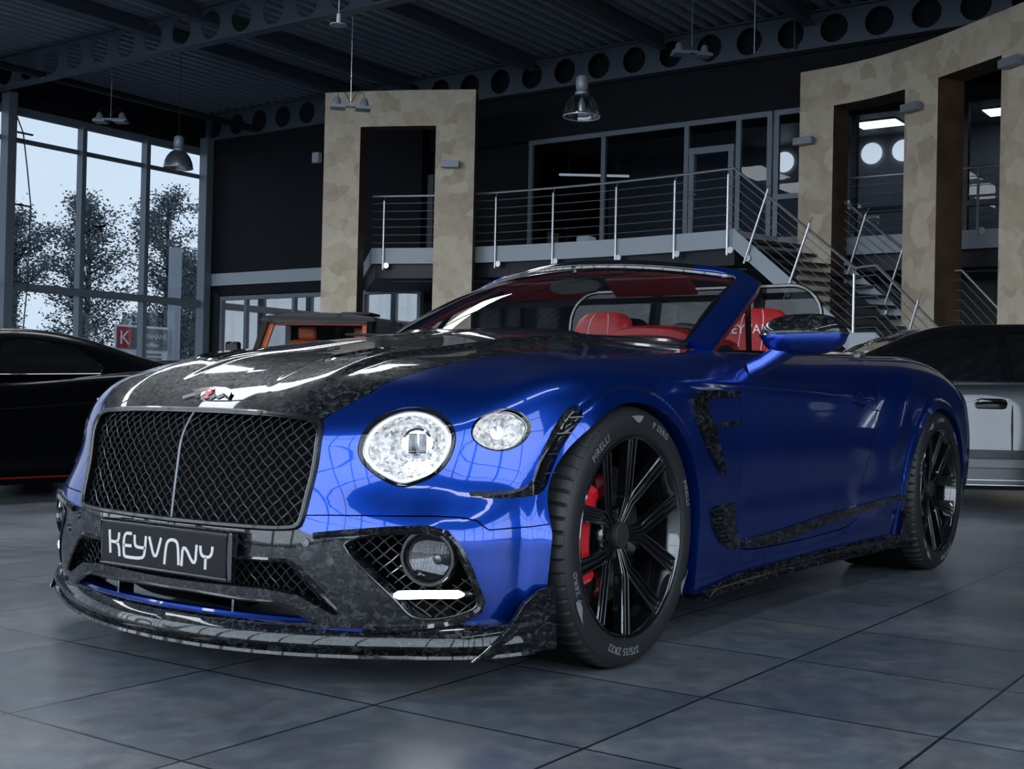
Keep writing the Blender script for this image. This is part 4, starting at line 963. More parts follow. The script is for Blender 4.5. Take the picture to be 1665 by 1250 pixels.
def half_grid():
    z0 = .47; nf, ns, nr_, nv = 190, 400, 60, 230
    th = np.r_[np.linspace(0, PI/2, nf, endpoint=False), np.full(ns, PI/2), np.linspace(PI/2, PI, nr_)]
    sx = np.r_[np.full(nf, .22), np.linspace(.22, -3.45, ns, endpoint=False), np.full(nr_, -3.45)]
    ph = np.linspace(math.radians(-25), PI/2, nv)
    TH, PH = np.meshgrid(th, ph, indexing='ij'); SX = np.broadcast_to(sx[:, None], TH.shape)
    D = np.stack([np.cos(PH)*np.cos(TH), np.cos(PH)*np.sin(TH), np.sin(PH)], -1); O = np.stack([SX, 0*SX, np.full(SX.shape, z0)], -1)
    lo = np.full(TH.shape, .1); hi = np.full(TH.shape, 2.0)
    D2 = D.reshape(-1, 3); O2 = O.reshape(-1, 3); lo = lo.ravel(); hi = hi.ravel()
    for _ in range(16):
        m = (lo+hi)/2; s = F(O2+m[:, None]*D2) < 0; lo = np.where(s, m, lo); hi = np.where(s, hi, m)
    V = O2+((lo+hi)/2)[:, None]*D2
    V[:, 1] = np.maximum(V[:, 1], 0)
    nu = len(th); idx = np.arange(nu*nv).reshape(nu, nv)
    a, b, c, d = idx[:-1, :-1].ravel(), idx[1:, :-1].ravel(), idx[1:, 1:].ravel(), idx[:-1, 1:].ravel()
    T = np.vstack([np.stack([a, b, c], 1), np.stack([a, c, d], 1)])
    fn = np.cross(V[T[:, 1]]-V[T[:, 0]], V[T[:, 2]]-V[T[:, 0]]); cc = V[T].mean(1)-np.array([-1.4, 0, .47]); cc[:, 0] *= .2
    if (fn*cc).sum() < 0: T = T[:, ::-1]
    # drop degenerate
    ar = np.linalg.norm(np.cross(V[T[:, 1]]-V[T[:, 0]], V[T[:, 2]]-V[T[:, 0]]), axis=1)
    return Surf(V, T[ar > 1e-12])
# outlines in metres, front ones (y, z), side ones (x, z)
HEADLAMP = [(0.566, 0.623), (0.577, 0.684), (0.613, 0.727), (0.655, 0.741), (0.707, 0.73), (0.753, 0.695), (0.768, 0.658), (0.762, 0.604), (0.742, 0.561), (0.702, 0.537), (0.675, 0.53), (0.625, 0.553), (0.583, 0.587)]
SIDELAMP = [(0.789, 0.674), (0.792, 0.714), (0.821, 0.738), (0.853, 0.736), (0.881, 0.707), (0.887, 0.679), (0.876, 0.642), (0.849, 0.623), (0.817, 0.632), (0.797, 0.653)]
GRILLE = [(-0.034, 0.708), (0.201, 0.707), (0.379, 0.699), (0.441, 0.693), (0.463, 0.682), (0.468, 0.606), (0.458, 0.511), (0.456, 0.433), (0.44, 0.421), (0.28, 0.413), (0.011, 0.405)]
MASK = [(0.444, 0.384), (0.574, 0.416), (0.684, 0.427), (0.764, 0.432), (0.803, 0.421), (0.827, 0.389), (0.847, 0.329), (0.862, 0.25), (0.856, 0.229), (0.83, 0.208), (0.794, 0.19), (0.73, 0.18), (0.622, 0.175)]
SEAM = [(0.435, 0.451), (0.535, 0.457), (0.623, 0.46), (0.774, 0.463), (0.818, 0.461), (0.85, 0.453), (0.874, 0.43), (0.93, 0.435), (0.967, 0.443)]
FOGHOLE = [(0.599, 0.402), (0.685, 0.418), (0.78, 0.421), (0.813, 0.395), (0.83, 0.359), (0.846, 0.311), (0.856, 0.26), (0.853, 0.235), (0.823, 0.217), (0.787, 0.206), (0.751, 0.203), (0.723, 0.213), (0.7, 0.249), (0.661, 0.292), (0.573, 0.38)]
FOGC = [(0.766, 0.361), (0.824, 0.362), (0.7, 0.359), (0.764, 0.417), (0.764, 0.296)]
DRL = [(0.554, 0.265), (0.688, 0.263), (0.765, 0.268), (0.833, 0.269), (0.857, 0.261)]
TOWHOOK = [(0.54, 0.34), (0.562, 0.342)]
CENTREHOLE = [(-0.108, 0.308), (0.236, 0.329), (0.346, 0.332), (0.422, 0.336), (0.459, 0.315), (0.509, 0.267), (0.567, 0.213), (0.554, 0.203), (0.512, 0.22), (0.449, 0.247), (0.344, 0.255), (0.101, 0.25), (-0.108, 0.25)]
LOWSLOT = [(-0.109, 0.222), (0.101, 0.225), (0.266, 0.221), (0.386, 0.224), (0.427, 0.213), (0.478, 0.188), (0.497, 0.179), (0.411, 0.173), (0.265, 0.173), (-0.11, 0.177)]
VENT = [(0.573, 0.521), (0.577, 0.512), (0.499, 0.509), (0.439, 0.515), (0.401, 0.532), (0.379, 0.575), (0.339, 0.649), (0.246, 0.747), (0.287, 0.743), (0.344, 0.692), (0.392, 0.618), (0.42, 0.557), (0.442, 0.533), (0.47, 0.524), (0.522, 0.521)]
FENDERVENT = [(-0.365, 0.774), (-0.404, 0.796), (-0.51, 0.803), (-0.75, 0.804), (-0.746, 0.786), (-0.517, 0.776), (-0.461, 0.76), (-0.599, 0.534), (-0.57, 0.529), (-0.456, 0.607), (-0.374, 0.719)]
VENTBAR = [(-0.483, 0.696), (-0.719, 0.707), (-0.717, 0.695), (-0.498, 0.681)]
LOWVENT = [(-0.496, 0.422), (-0.551, 0.433), (-0.697, 0.434), (-0.681, 0.374), (-0.758, 0.281), (-0.684, 0.279), (-0.597, 0.311), (-0.526, 0.363)]
STRIP = [(-0.773, 0.304), (-1.002, 0.307), (-1.741, 0.347), (-2.33, 0.379), (-2.35, 0.36), (-1.743, 0.313), (-1.017, 0.265), (-0.787, 0.278)]
DOORFRONT = [(-0.786, 0.918), (-0.753, 0.864), (-0.751, 0.808), (-0.755, 0.751), (-0.733, 0.542), (-0.73, 0.43), (-0.728, 0.36), (-0.777, 0.257)]
DOORREAR = [(-2.078, 0.973), (-2.05, 0.919), (-2.091, 0.84), (-2.056, 0.734), (-1.961, 0.552), (-1.919, 0.414), (-1.923, 0.35), (-1.896, 0.304), (-1.765, 0.261), (-0.789, 0.249)]
CANARD = [(0.409, 0.282), (0.435, 0.27), (0.467, 0.238), (0.485, 0.189), (0.508, 0.153), (0.54, 0.124), (0.368, 0.139)]
HANDLE = [(-1.824, 0.784), (-2.023, 0.787)]
# 190
# 329
# 468
# 527
# 597
def shell():
    S = half_grid()
    S = S.cut(lambda V: V[:, 2]-.165)
    return S
YS = (np.array([-.9, -.62, -.3, 0, .3, .5, .66, .713, .755, .80, 1.0]), np.array([.665, .65, .635, .62, .60, .575, .54, .50, .46, .455, .455]))
def xcowl(y): return -.42-.34*(np.abs(y)/.71)**2.2
CABIN = [(xcowl(y), y) for y in np.linspace(0, .70, 10)]+[(-.80, .745), (-.88, .785), (-1.1, .815), (-1.6, .82), (-2.1, .815), (-2.35, .79), (-2.5, .70), (-2.56, .5), (-2.58, .0)]
CABIN = CABIN+[(x, -y) for x, y in CABIN[::-1][1:-1]]
def front(poly, grow=0.):
    return lambda V: np.minimum(sdf_poly(V[:, 1], V[:, 2], poly)+grow, V[:, 0]-.12)
def side(poly, grow=0.):
    return lambda V: np.minimum(sdf_poly(V[:, 0], V[:, 2], poly)+grow, V[:, 1]-.5)
neg = lambda g: (lambda V: -g(V))
GRILLE = [(-.2, .712), (.2, .711), (.38, .704), (.447, .697), (.468, .683), (.470, .606), (.462, .511), (.458, .436), (.443, .418), (.28, .411), (-.2, .403)]
MASK = [(-.3, .43), (.43, .43), (.462, .412), (.50, .403), (.574, .414)]+MASK[2:]+[(.5, .166), (.4, .150), (-.3, .150)]
CENTREHOLE = [(-.3, .30)]+CENTREHOLE[1:-1]+[(-.3, .25)]
LOWSLOT = [(-.3, .222)]+LOWSLOT[1:-1]+[(-.3, .177)]
FOGHOLE = smooth_poly(FOGHOLE, 1); MASK_ = MASK; VENT = smooth_poly(VENT, 1)
HEADLAMP = smooth_poly(HEADLAMP, 2); SIDELAMP = smooth_poly(SIDELAMP, 2)
DOOR = [(-.80, 1.3)]+DOORFRONT[:-1]+[(-.745, .30), (-.80, .255)]+DOORREAR[::-1][1:]+[(-2.10, 1.3)]
DOOR = [(-.80, 1.3)]+[tuple(p) for p in smooth_poly(DOOR[1:-1], 2, False)]+[(-2.10, 1.3)]
zseam = lambda y: np.interp(y, [q[0] for q in SEAM], [q[1] for q in SEAM], left=.45)

def build_main_car():
    car = empty('convertible_car', (0, 0, 0), 0, 'glossy blue open-top convertible car with black forged carbon hood and red interior', 'car')
    S = shell()
    cab = lambda V: np.minimum(sdf_poly(V[:, 0], V[:, 1], CABIN), V[:, 2]-.8)
    S = S.cut(neg(cab)); cabseg = (S.V[np.unique(S.seg)].copy(), S.seg.copy())
    cf = flange(S, .05, direc=(0, 0, 1)); cf2V = cf[0].copy(); cf2V[:, 2] -= .05
    card = (np.vstack([cf2V]), cf[1]); n = len(card[0])//2; card[0][n:, 2] = .55
    for k in (0, 1):
        S = S.cut(lambda V, k=k: np.maximum(arch_r(V[:, 0], V[:, 2], k)-1, .45-V[:, 1]))
        if k == 0: fl0 = flange(S, .05, direc=(0, 1, 0))
        else: fl1 = flange(S, .05, direc=(0, 1, 0))
    # openings
    S = S.cut(neg(front(GRILLE))); grf = flange(S, .05, direc=(1, 0, 0)); grim = (S.V, S.seg)
    glassp = {}
    lampf = {}
    for nm, poly in (('h', HEADLAMP), ('s', SIDELAMP)):
        glassp[nm] = S.cut(front(poly, -.002)); S = S.cut(neg(front(poly))); lampf[nm] = flange(S, .012)
    vent_in = S.cut(side(VENT, .004)); S = S.cut(neg(side(VENT, .004))); vf = flange(S, .02)
    lv_in = S.cut(side(LOWVENT))
    fv = S.cut(side(FENDERVENT)); vb = S.cut(side(VENTBAR)); st = S.cut(side(STRIP))
    mask = S.cut(front(MASK_)); S = S.cut(neg(front(MASK_)))
    # mask with its holes
    hs = []
    for poly, d in ((FOGHOLE, .05), (CENTREHOLE, .06), (LOWSLOT, .05)):
        mask = mask.cut(neg(front(poly))); hs.append(flange(mask, d, direc=(.9, .15, 0)))
    rim = mask.cut(lambda V: -1+0*V[:, 0]+2) if False else None
    full = mk('front_mask', M['carbon'], car, [panel(mask)]+[(v, t, None) for v, t in hs], sharp_join=True)
    full['label'] = 'black forged carbon intake surround'
    # raised bead along the openings
    def bead(name, poly, mt, r=.006, off=.002, closed=True, sgns=(1, -1), fr=True, parent=car, clip0=False):
        o = MB()
        q = np.array(poly, float)
        # resample
        qq = np.vstack([q, q[:1]]) if closed else q
        s_ = np.r_[0, np.cumsum(np.hypot(*np.diff(qq, axis=0).T))]; nn = max(12, int(s_[-1]/.012)); tt = np.linspace(0, s_[-1], nn, endpoint=not closed)
        a = np.interp(tt, s_, qq[:, 0]); b = np.interp(tt, s_, qq[:, 1])
        if fr: Pt = np.stack([project_x(np.abs(a), b), a, b], 1)
        else: Pt = np.stack([a, project_y(a, b), b], 1)
        nr = normal(Pt*np.array([1, np.where(Pt[:, 1] < 0, 1, 1)[0], 1])) if not fr else normal(np.stack([Pt[:, 0], np.abs(Pt[:, 1]), Pt[:, 2]], 1))
        if fr: nr[:, 1] *= np.sign(Pt[:, 1]+1e-9)
        Pt = Pt+nr*off
        for sg in sgns:
            o = MB(); o.tube([(p[0], p[1]*sg, p[2]) for p in Pt], r, 6, closed=closed); o.build(name, mt, parent)
    bead('intake_trim', MASK_[3:-3], M['carbon'], .010, .004, closed=False)
    bead('intake_trim', FOGHOLE, M['dark_chrome'], .003)
    ch = [p for p in CENTREHOLE if p[0] > -.2]
    bead('intake_trim', ch[:6], M['carbon'], .006, closed=False); 
    ls = [(x, z) for x, z in LOWSLOT if x > 0]; 
    full_slot = [(-x, z) for x, z in ls[:6][::-1]]+ls[:6]
    bead('slot_trim', full_slot, M['dark_chrome'], .005, closed=False, sgns=(1,))
    gp = [(x, z) for x, z in GRILLE if x > 0]; gp = gp[:]+[(-x, z) for x, z in gp[::-1]]
    gp = [tuple(p) for p in smooth_poly(gp, 2)]
    bead('grille_frame', gp, M['black_satin'], .008, .002, sgns=(1,))
    gi = [(y*.985, .5555+(z-.5555)*.968) for y, z in gp]
    bead('grille_frame_inlay', gi, M['dark_chrome'], .0018, .003, sgns=(1,))
    # hood
    gh = lambda V: np.minimum(np.minimum(np.interp(V[:, 0], *YS)-V[:, 1], V[:, 2]-.6), V[:, 0]+1.0)
    hood, S = S.split(gh)
    mk('hood', M['carbon'], car, [panel(hood), (*flange(hood, .01), None)])['label'] = 'black forged carbon hood'
    for sg in (1, -1):
        hv = [(.53, .225), (.45, .24), (.24, .256), (.30, .30), (.418, .355), (.50, .365), (.52, .30)]
        hv = smooth_poly(hv, 1); cx_, cy_ = hv.mean(0)
        def TT(a, b, h): return (a, sg*b, float(project_z(a, b)[0])+h)
        rim_ = [TT(a, b, .003) for a, b in hv]; mid_ = [TT(cx_+(a-cx_)*.90, cy_+(b-cy_)*.86, .006) for a, b in hv]; inn = [TT(cx_+(a-cx_)*.84, cy_+(b-cy_)*.78, -.004) for a, b in hv]
        low = [TT(cx_+(a-cx_)*.80, cy_+(b-cy_)*.74, .0015) for a, b in hv]
        hvo = MB().loft([[TT(a, b, -.004) for a, b in hv], rim_, mid_, inn], caps=False).build('hood_vent', M['carbon'], car)
        MB().add(low, [tuple(range(len(low)))]).build('vent_grid', M['black_gloss'], hvo)
    bum, S = S.split(lambda V: np.minimum(zseam(V[:, 1])-V[:, 2], V[:, 0]-.2))
    for sg in (1, -1): mk('front_bumper', M['blue'], car, mside([panel(bum), (*flange(bum, .012), None)], sg), mirror=False)
    door, S = S.split(side(DOOR), .002)
    for sg in (1, -1): mk('door', M['blue'], car, mside([panel(door), (*flange(door, .015), None)], sg), mirror=False)
    fen, S = S.split(lambda V: V[:, 0]+1.0, .0008)
    for sg in (1, -1): mk('front_fender', M['blue'], car, mside([panel(fen), (*flange(fen, .012), None), (*fl0, None), (*lampf['h'], None), (*lampf['s'], None), (*vf, None)], sg), mirror=False)
    mk('rear_body', M['blue'], car, [panel(S), (*flange(S, .012), None), (*fl1, None)])
    mk('cabin_lining', M['dark_leather'], car, [(*cf, None)]); mk('door_card', M['red_leather'], car, [(*card, None)])
    mk('grille_surround', M['black_gloss'], car, [(*grf, None)])
    # carbon patches
    for nm, s_ in (('fender_vent_trim', fv), ('fender_vent_blade', vb), ('side_strip', st), ('fender_outlet', lv_in)):
        for sg in (1, -1):
            v = s_.V+normal(s_.V)*.009; f = flange(s_, 0); n = len(f[0])//2; fvv = f[0].copy(); fvv[:n] += normal(fvv[:n])*.009
            mk(nm, M['carbon'], car, mside([(v, s_.T, normal(s_.V)), (fvv, f[1], None)], sg), mirror=False)['label'] = 'forged carbon '+nm.replace('_', ' ')
    for nm, s_ in (('bumper_vent', vent_in),):
        for sg in (1, -1): mk(nm, M['carbon'], car, mside([(s_.V-normal(s_.V)*.016, s_.T, normal(s_.V))], sg), mirror=False)
    # louvres in the bumper vent and outlet
    def louvre(name, x0, x1, z0, z1, r=.003, m='dark_chrome'):
        for sg in (1, -1):
            xs = np.linspace(x0, x1, 6); zs = np.linspace(z0, z1, 6); ys = project_y(xs, zs)
            MB().tube([(x, (y-.003)*sg, z) for x, y, z in zip(xs, ys, zs)], r, 6).build(name, M[m], car)
    for a, b, c, d in ((.298, .262, .715, .718), (.345, .302, .672, .675), (.378, .335, .618, .620), (.402, .362, .566, .570), (.395, .418, .535, .552)): louvre('vent_louvre', a, b, c, d)
    for k in range(8):
        zz_ = .415-.015*k; xa = np.interp(zz_, [.30, .36, .42], [-.615, -.535, -.515]); xb = xa-.055
        for sg in (1, -1):
            xs = np.linspace(xa, xb, 4); ys = project_y(xs, zz_)
            MB().tube([(x, (y+.010)*sg, zz_) for x, y in zip(xs, ys)], .0042, 6).build('outlet_louvre', M['void'], car)
    # -------- mesh inserts
    def wiremesh(name, poly, y0, y1, z0, z1, rec, pitch, r, m='wire', both=True, parent=car):
        o = MB(); hz = pitch*.95; amp = r*1.0
        span = (y1-y0)+(z1-z0)*pitch/hz
        for fam in (1, -1):
            k0 = int(-span/pitch)-2; k1 = int(span/pitch)+2
            for k in range(k0, k1):
                # line: y = ym + k*pitch + fam*(z-z0)*pitch/hz
                n = int((z1-z0)/(hz/4))+2; zz = np.linspace(z0, z1, n)
                yy = (y0+y1)/2+k*pitch+fam*(zz-z0)*pitch/hz
                keep = sdf_poly(np.abs(yy) if both else yy, zz, poly) > -.006
                if name == 'side_intake_mesh': keep &= np.hypot(yy-.764, zz-.358) > .070
                ph = np.pi*(zz-z0)/(hz/2)*1.0
                seg = []
                def flush(seg):
                    if len(seg) > 1: o.tube(seg, r, 4, caps=False)
                xs = project_x(np.abs(yy), zz)
                for i in range(n):
                    if keep[i] and y0-.01 <= yy[i] <= y1+.01: seg.append((xs[i]-rec+fam*amp*math.cos(ph[i]+k*PI), yy[i], zz[i]))
                    else: flush(seg); seg = []
                flush(seg)
        return o.build(name, M[m], parent)
    wiremesh('grille_mesh', gp, -.47, .47, .405, .712, .024, .034, .0019, both=False)
    chp = [(y, z) for y, z in CENTREHOLE]
    wiremesh('intake_mesh', chp, -.57, .57, .20, .34, .05, .034, .0018)
    for sg in (1, -1):
        w_ = wiremesh('side_intake_mesh', FOGHOLE, .56, .87, .20, .43, .045, .034, .0018)
        if sg < 0: w_.scale = (1, -1, 1)
    # centre bar of the grille
    zz = np.linspace(.404, .712, 14); xx = project_x(zz*0, zz)
    MB().tube([(x+.001, 0, z) for x, z in zip(xx, zz)], .0032, 6).build('grille_centre_bar', M['dark_chrome'], car)
    # dark core behind the openings
    o = MB(); o.box((.3, -.50, .19), (.66, .50, .69)); o.box((.55, .495, .40), (.735, .51, .70)); o.box((.55, -.51, .40), (.735, -.495, .70)); o.box((.2, -.74, .2), (.46, .74, .44)); o.box((-3.6, -.60, .19), (.3, .60, .55))
    o.build('radiator_core', M['void'], car, smooth=False)
    o = MB(); o.box((-2.3, -.86, .18), (-.45, .86, .50)); o.build('underbody', M['void'], car, smooth=False)
    for k, cx in ((0, 0.02), (1, -2.80)):
        for sg in (1, -1):
            MB().lathe([(.43, .60), (.43, .925)], 48, T=lambda a, b, c: (cx+a*.98, sg*c, .40+b*.93)).build('wheel_arch_liner', M['void'], car)
            MB().lathe([(.0, .60), (.45, .60)], 24, T=lambda a, b, c: (cx+a, sg*c, .42+b*.9)).build('wheel_arch_liner', M['void'], car)
    # badge
    bx = .735; bz = float(project_z(bx, 0)[0])
    o = MB()
    for s_ in (1, -1):
        pl = [(.012, .0), (.016, .02), (.006, .03), (.014, .045), (.004, .06), (.016, .098), (-.004, .085), (-.014, .05), (-.016, .0)]
        o.prism([(a, s_*b) for a, b in pl], -.002, .009, lambda a, b, h: (bx+a*1.1, b*1.0, float(project_z(bx+a*1.1, abs(b))[0])+h+.001))
    o.build('wing_badge', M['black_gloss'], car, smooth=False)
    MB().lathe([(0, .016), (.012, .014), (.015, -.004)], 16, T=lambda a, b, c: (bx+a*1.3, b, bz+c-a*.5)).build('badge_centre', M['caliper'], car)
    # splitter
    YSP = np.array([0, .2, .45, .60, .70, .80, .875, .92, .945]); XSP = np.array([.888, .874, .818, .758, .708, .655, .60, .54, .47])
    ysf = np.concatenate([-np.linspace(0, .945, 44)[::-1], np.linspace(0, .945, 44)[1:]]); xsf = interp_rows(YSP, XSP, np.abs(ysf))
    tx = np.gradient(xsf); ty = np.gradient(ysf); nrm = np.stack([ty, -tx], 1)/np.hypot(tx, ty)[:, None]
    prof = [(-.09, .168), (-.03, .172), (-.002, .160), (.012, .140), (.014, .120), (.004, .104), (-.002, .100), (.010, .096), (.012, .088), (.004, .084), (-.10, .084), (-.12, .12)]
    rings = []
    for x, y, nn in zip(xsf, ysf, nrm):
        t = abs(y)/.93; zo = .026*t*t
        rings.append([(x+a*nn[0], y+a*nn[1], b-.0+zo) for a, b in prof])
    MB().loft(rings).build('front_splitter', M['carbon'], car, label='glossy forged carbon front lip')
    # blue strip above the lip
    rings = [[(x+a*nn[0]-.012*nn[0], y+a*nn[1]-.012*nn[1], b) for a, b in [(-.03, .172), (.0, .172), (.004, .180), (-.0, .186), (-.03, .186)]] for x, y, nn in zip(xsf, ysf, nrm) if abs(y) < .55]
    MB().loft(rings).build('lower_lip_strip', M['blue'], car)
    for yy in (-.24, .24):
        x0 = float(project_x(abs(yy), .2)[0]); MB().box((x0-.05, yy-.004, .172), (x0+.004, yy+.004, .226)).build('slot_fin', M['dark_chrome'], car, bevel=.002)
    # canard plates at the corners
    cn = [(.419, .284), (.474, .277), (.521, .248), (.549, .202), (.575, .168), (.605, .139), (.64, .105), (.405, .120), (.405, .147)]
    for sg in (1, -1):
        o = MB()
        def T(a, b, h):
            y = float(np.interp(a, [.40, .42, .474, .521, .549, .575, .605, .64], [.976, .976, .968, .952, .938, .922, .905, .88]))
            return (a, sg*(y-.010+h), b)
        o.prism(cn, 0, .010, T); o.build('bumper_canard', M['carbon'], car, smooth=False, bevel=.003)
    # side skirt blade
    for sg in (1, -1):
        xs = np.linspace(-.42, -2.44, 30); ys = project_y(xs, .20); rings = []
        for x, y in zip(xs, ys):
            t = (-.42-x)/2.02; up = .010+.036*min(1, t*6)
            zt_ = .160+up*(.6+.4*t)
            rings.append([(x, sg*(y-.05), zt_), (x, sg*(y+.008), zt_), (x, sg*(y+.018), zt_-.012), (x, sg*(y+.014), .172), (x, sg*(y+.032), .160), (x, sg*(y+.036), .152), (x, sg*(y+.026), .146), (x, sg*(y-.05), .146)])
        MB().loft(rings).build('side_skirt', M['carbon'], car)
        rc_ = [(-2.33, .30), (-2.37, .275), (-2.34, .20), (-2.30, .160), (-2.46, .152), (-2.45, .24), (-2.42, .30)]
        MB().prism(rc_, .0, .010, lambda a, b, h: (a, sg*(float(project_y(max(a, -2.36), b)[0])+.012+h), b)).build('skirt_canard', M['carbon'], car, smooth=False, bevel=.003)
    # door handle
    for sg in (1, -1):
        xs = np.linspace(-1.80, -2.06, 14); o = MB(); y0 = project_y(xs, .79)
        o.tube([(x, sg*(y+.016-.020*abs((x+1.93)/.13)**3), .79-.004*math.cos((x+1.93)*8)) for x, y in zip(xs, y0)], [.004+.012*(1-abs((x+1.93)/.13)**2.4) for x in xs], 12)
        o.build('door_handle', M['blue'], car)
        MB().lathe([(0, -.006), (.036, -.004), (.042, .0015)], 24, T=lambda a, b, c: (-1.90+a*1.3, sg*(float(project_y(-1.90+a*1.3, .79+b*.8)[0])+c*.3+.0008), .79+b*.8)).build('handle_recess', M['black_gloss'], car)
    # lamps
    lamp(car, 'headlamp', HEADLAMP, glassp['h'], True); lamp(car, 'side_lamp', SIDELAMP, glassp['s'], False)
    foglamps(car); plate(car)
    cabin(car); mirrors(car); wheels(car)
    return car
def mside(parts, sg):
    out = []
    for V, T, n in parts:
        v = V.copy(); v[:, 1] *= sg; nn = None if n is None else n.copy()
        if nn is not None: nn[:, 1] *= sg
        out.append((v, T if sg > 0 else T[:, ::-1], nn))
    return out

def lamp(car, name, poly, glassS, big):
    q = np.array(poly, float); c = q.mean(0); X = project_x(q[:, 0], q[:, 1]); R = np.stack([X, q[:, 0], q[:, 1]], 1)
    c3 = R.mean(0); n0 = normal(np.array([[float(project_x(c[0], c[1])[0]), c[0], c[1]]]))[0]
    for sg in (1, -1):
        fl = lambda p: (float(p[0]), float(p[1])*sg, float(p[2]))
        def ring(s, d): return [fl(c3+(p-c3)*s-n0*d) for p in R]
        body = MB().loft([ring(1.0, -.004), ring(.985, .004), ring(.93, .016), ring(.90, .012), ring(.88, .016)], caps=False).build(name, M['black_gloss'], car)
        MB().loft([ring(.905, .010), ring(.885, .009), ring(.865, .014)], caps=False).build('chrome_ring', M['chrome'], body)
        if big: MB().loft([ring(.865, .013), ring(.84, .015), ring(.80, .022)], caps=False).build('daylight_ring', M['drl_ring'], body)
        k = .80 if big else .86
        MB().loft([ring(k, .020), ring(k*.95, .035), ring(.6, .052), ring(.3, .058), ring(.02, .060)], caps=False).build('reflector', M['crystal'], body)
        mk('lens_cover', M['lamp_glass'], body, mside([(glassS.V+normal(glassS.V)*.002, glassS.T, normal(glassS.V))], sg), mirror=False)
        # axes in the lamp plane
        up = np.array([0, 0, 1.])-n0*n0[2]; up /= np.linalg.norm(up); rt = np.cross(up, n0)
        if big:
            def bx(name_, u0, u1, v0, v1, d0, d1, m):
                o = MB(); V = [fl(c3+rt*u+up*v-n0*d) for d in (d0, d1) for u, v in ((u0, v0), (u1, v0), (u1, v1), (u0, v1))]
                o.add(V, [(0, 1, 2, 3), (7, 6, 5, 4), (0, 4, 5, 1), (1, 5, 6, 2), (2, 6, 7, 3), (3, 7, 4, 0)]); return o.build(name_, m, body, smooth=False, bevel=.002)
            s = 1 if True else -1
            cu, cv = .022, .015
            MB().lathe([(.040, 0), (.040, .018), (.034, .020), (.034, .004), (0, .002)], 28, T=lambda a, b, h: fl(c3+rt*(cu+a)+up*(cv+b)-n0*(.045-h))).build('projector', M['chrome'], body)
            bx('projector_lens', cu-.022, cu+.0, cv-.022, cv+.024, .03, .022, M['car_dark_glass']); bx('projector_lens', cu+.004, cu+.022, cv-.022, cv+.024, .03, .022, M['disc'])
            bx('lamp_unit', cu-.016, cu+.030, -.052, -.034, .035, .026, M['lens_white'])
        else:
            MB().lathe([(.020, 0), (.018, .008), (.0, .010)], 20, T=lambda a, b, h: fl(c3+rt*a+up*b-n0*(.045-h))).build('bulb_cover', M['chrome'], body)
def foglamps(car):
    yc, zc, rr = .764, .358, .075
    x0 = float(project_x(yc, zc)[0]); n0 = normal(np.array([[x0, yc, zc]]))[0]; n0 = n0*.55+np.array([.45, 0, 0]); n0 /= np.linalg.norm(n0)
    up = np.array([0, 0, 1.])-n0*n0[2]; up /= np.linalg.norm(up); rt = np.cross(up, n0); c = np.array([x0, yc, zc])-n0*.020
    for sg in (1, -1):
        T = lambda a, b, h: ((c+rt*a+up*b+n0*h)[0], (c+rt*a+up*b+n0*h)[1]*sg, (c+rt*a+up*b+n0*h)[2])
        b_ = MB().lathe([(.073, -.05), (.075, 0), (.071, .010), (.064, .010), (.060, 0), (.060, -.02)], 40, T=T).build('fog_lamp', M['black_gloss'], car)
        MB().lathe([(.0612, -.004), (.059, -.001), (.057, -.004)], 40, T=T).build('lamp_ring', M['dark_chrome'], b_)
        MB().lathe([(.060, -.006), (.042, .003), (.022, .008), (0, .009)], 32, T=T).build('lens', M['lamp_glass'], b_)
        MB().lathe([(.060, -.02), (.036, -.034), (0, -.038)], 32, T=T).build('reflector', M['black_gloss'], b_)
        MB().lathe([(.016, -.03), (.016, -.016), (.010, -.008), (0, -.006)], 20, T=lambda a, b, h: T(a+.022, b-.004, h)).build('sensor_eye', M['dark_chrome'], b_)
        # light blade
        ys = np.array([.565, .60, .64, .68, .70, .75, .80, .835, .850]); zs = np.interp(ys, [.56, .69, .765, .85], [.265, .263, .267, .268])
        xs = project_x(ys, zs)-.004
        rad = [.003, .006, .008, .009, .009, .009, .009, .008, .005]
        bl = MB().tube([(x-.006, y*sg, z) for x, y, z in zip(xs, ys, zs)], rad, 10).build('light_blade', M['carbon'], car)
        yy = np.linspace(.690, .832, 12); zz = np.interp(yy, [.56, .69, .765, .85], [.265, .263, .267, .268]); xx = project_x(yy, zz)
        MB().tube([(x-.005, y*sg, z) for x, y, z in zip(xx, yy, zz)], [.004]+[.0105]*10+[.004], 10).build('running_light', M['lens_white'], bl, label='lit white light bar')
        # towing-eye cover / sensor dots
        for y_, z_ in ((.546, .342), (.475, .385)):
            xx0 = float(project_x(y_, z_)[0]); nn = normal(np.array([[xx0, y_, z_]]))[0]; cc = np.array([xx0, y_, z_]); u2 = np.array([0, 0, 1.])-nn*nn[2]; r2 = np.cross(u2, nn)
            TT = lambda a, b, h: tuple((cc+r2*a+u2*b+nn*h)*np.array([1, sg, 1]))
            MB().lathe([(.0, .0015), (.007, .0015), (.008, .003), (.011, .003), (.012, -.001)], 20, T=TT).build('parking_sensor', M['dark_chrome'], car)
STROKES = [
 [(322, 672), (328, 762)], [(330, 716), (355, 722), (365, 710), (366, 684)], [(355, 722), (366, 732), (370, 776)],
 [(425, 690), (388, 685), (388, 770), (398, 779), (468, 786), (482, 774), (486, 700)], [(388, 733), (424, 737)], [(436, 694), (437, 730), (446, 742), (484, 746)],
 [(500, 702), (528, 800), (552, 707)],
 [(568, 808), (574, 728), (590, 714), (612, 717), (624, 732), (628, 812)],
 [(640, 815), (645, 722), (696, 826), (701, 735)],
 [(716, 738), (718, 768), (730, 781), (752, 783), (763, 770), (765, 742)], [(738, 783), (737, 828)]]
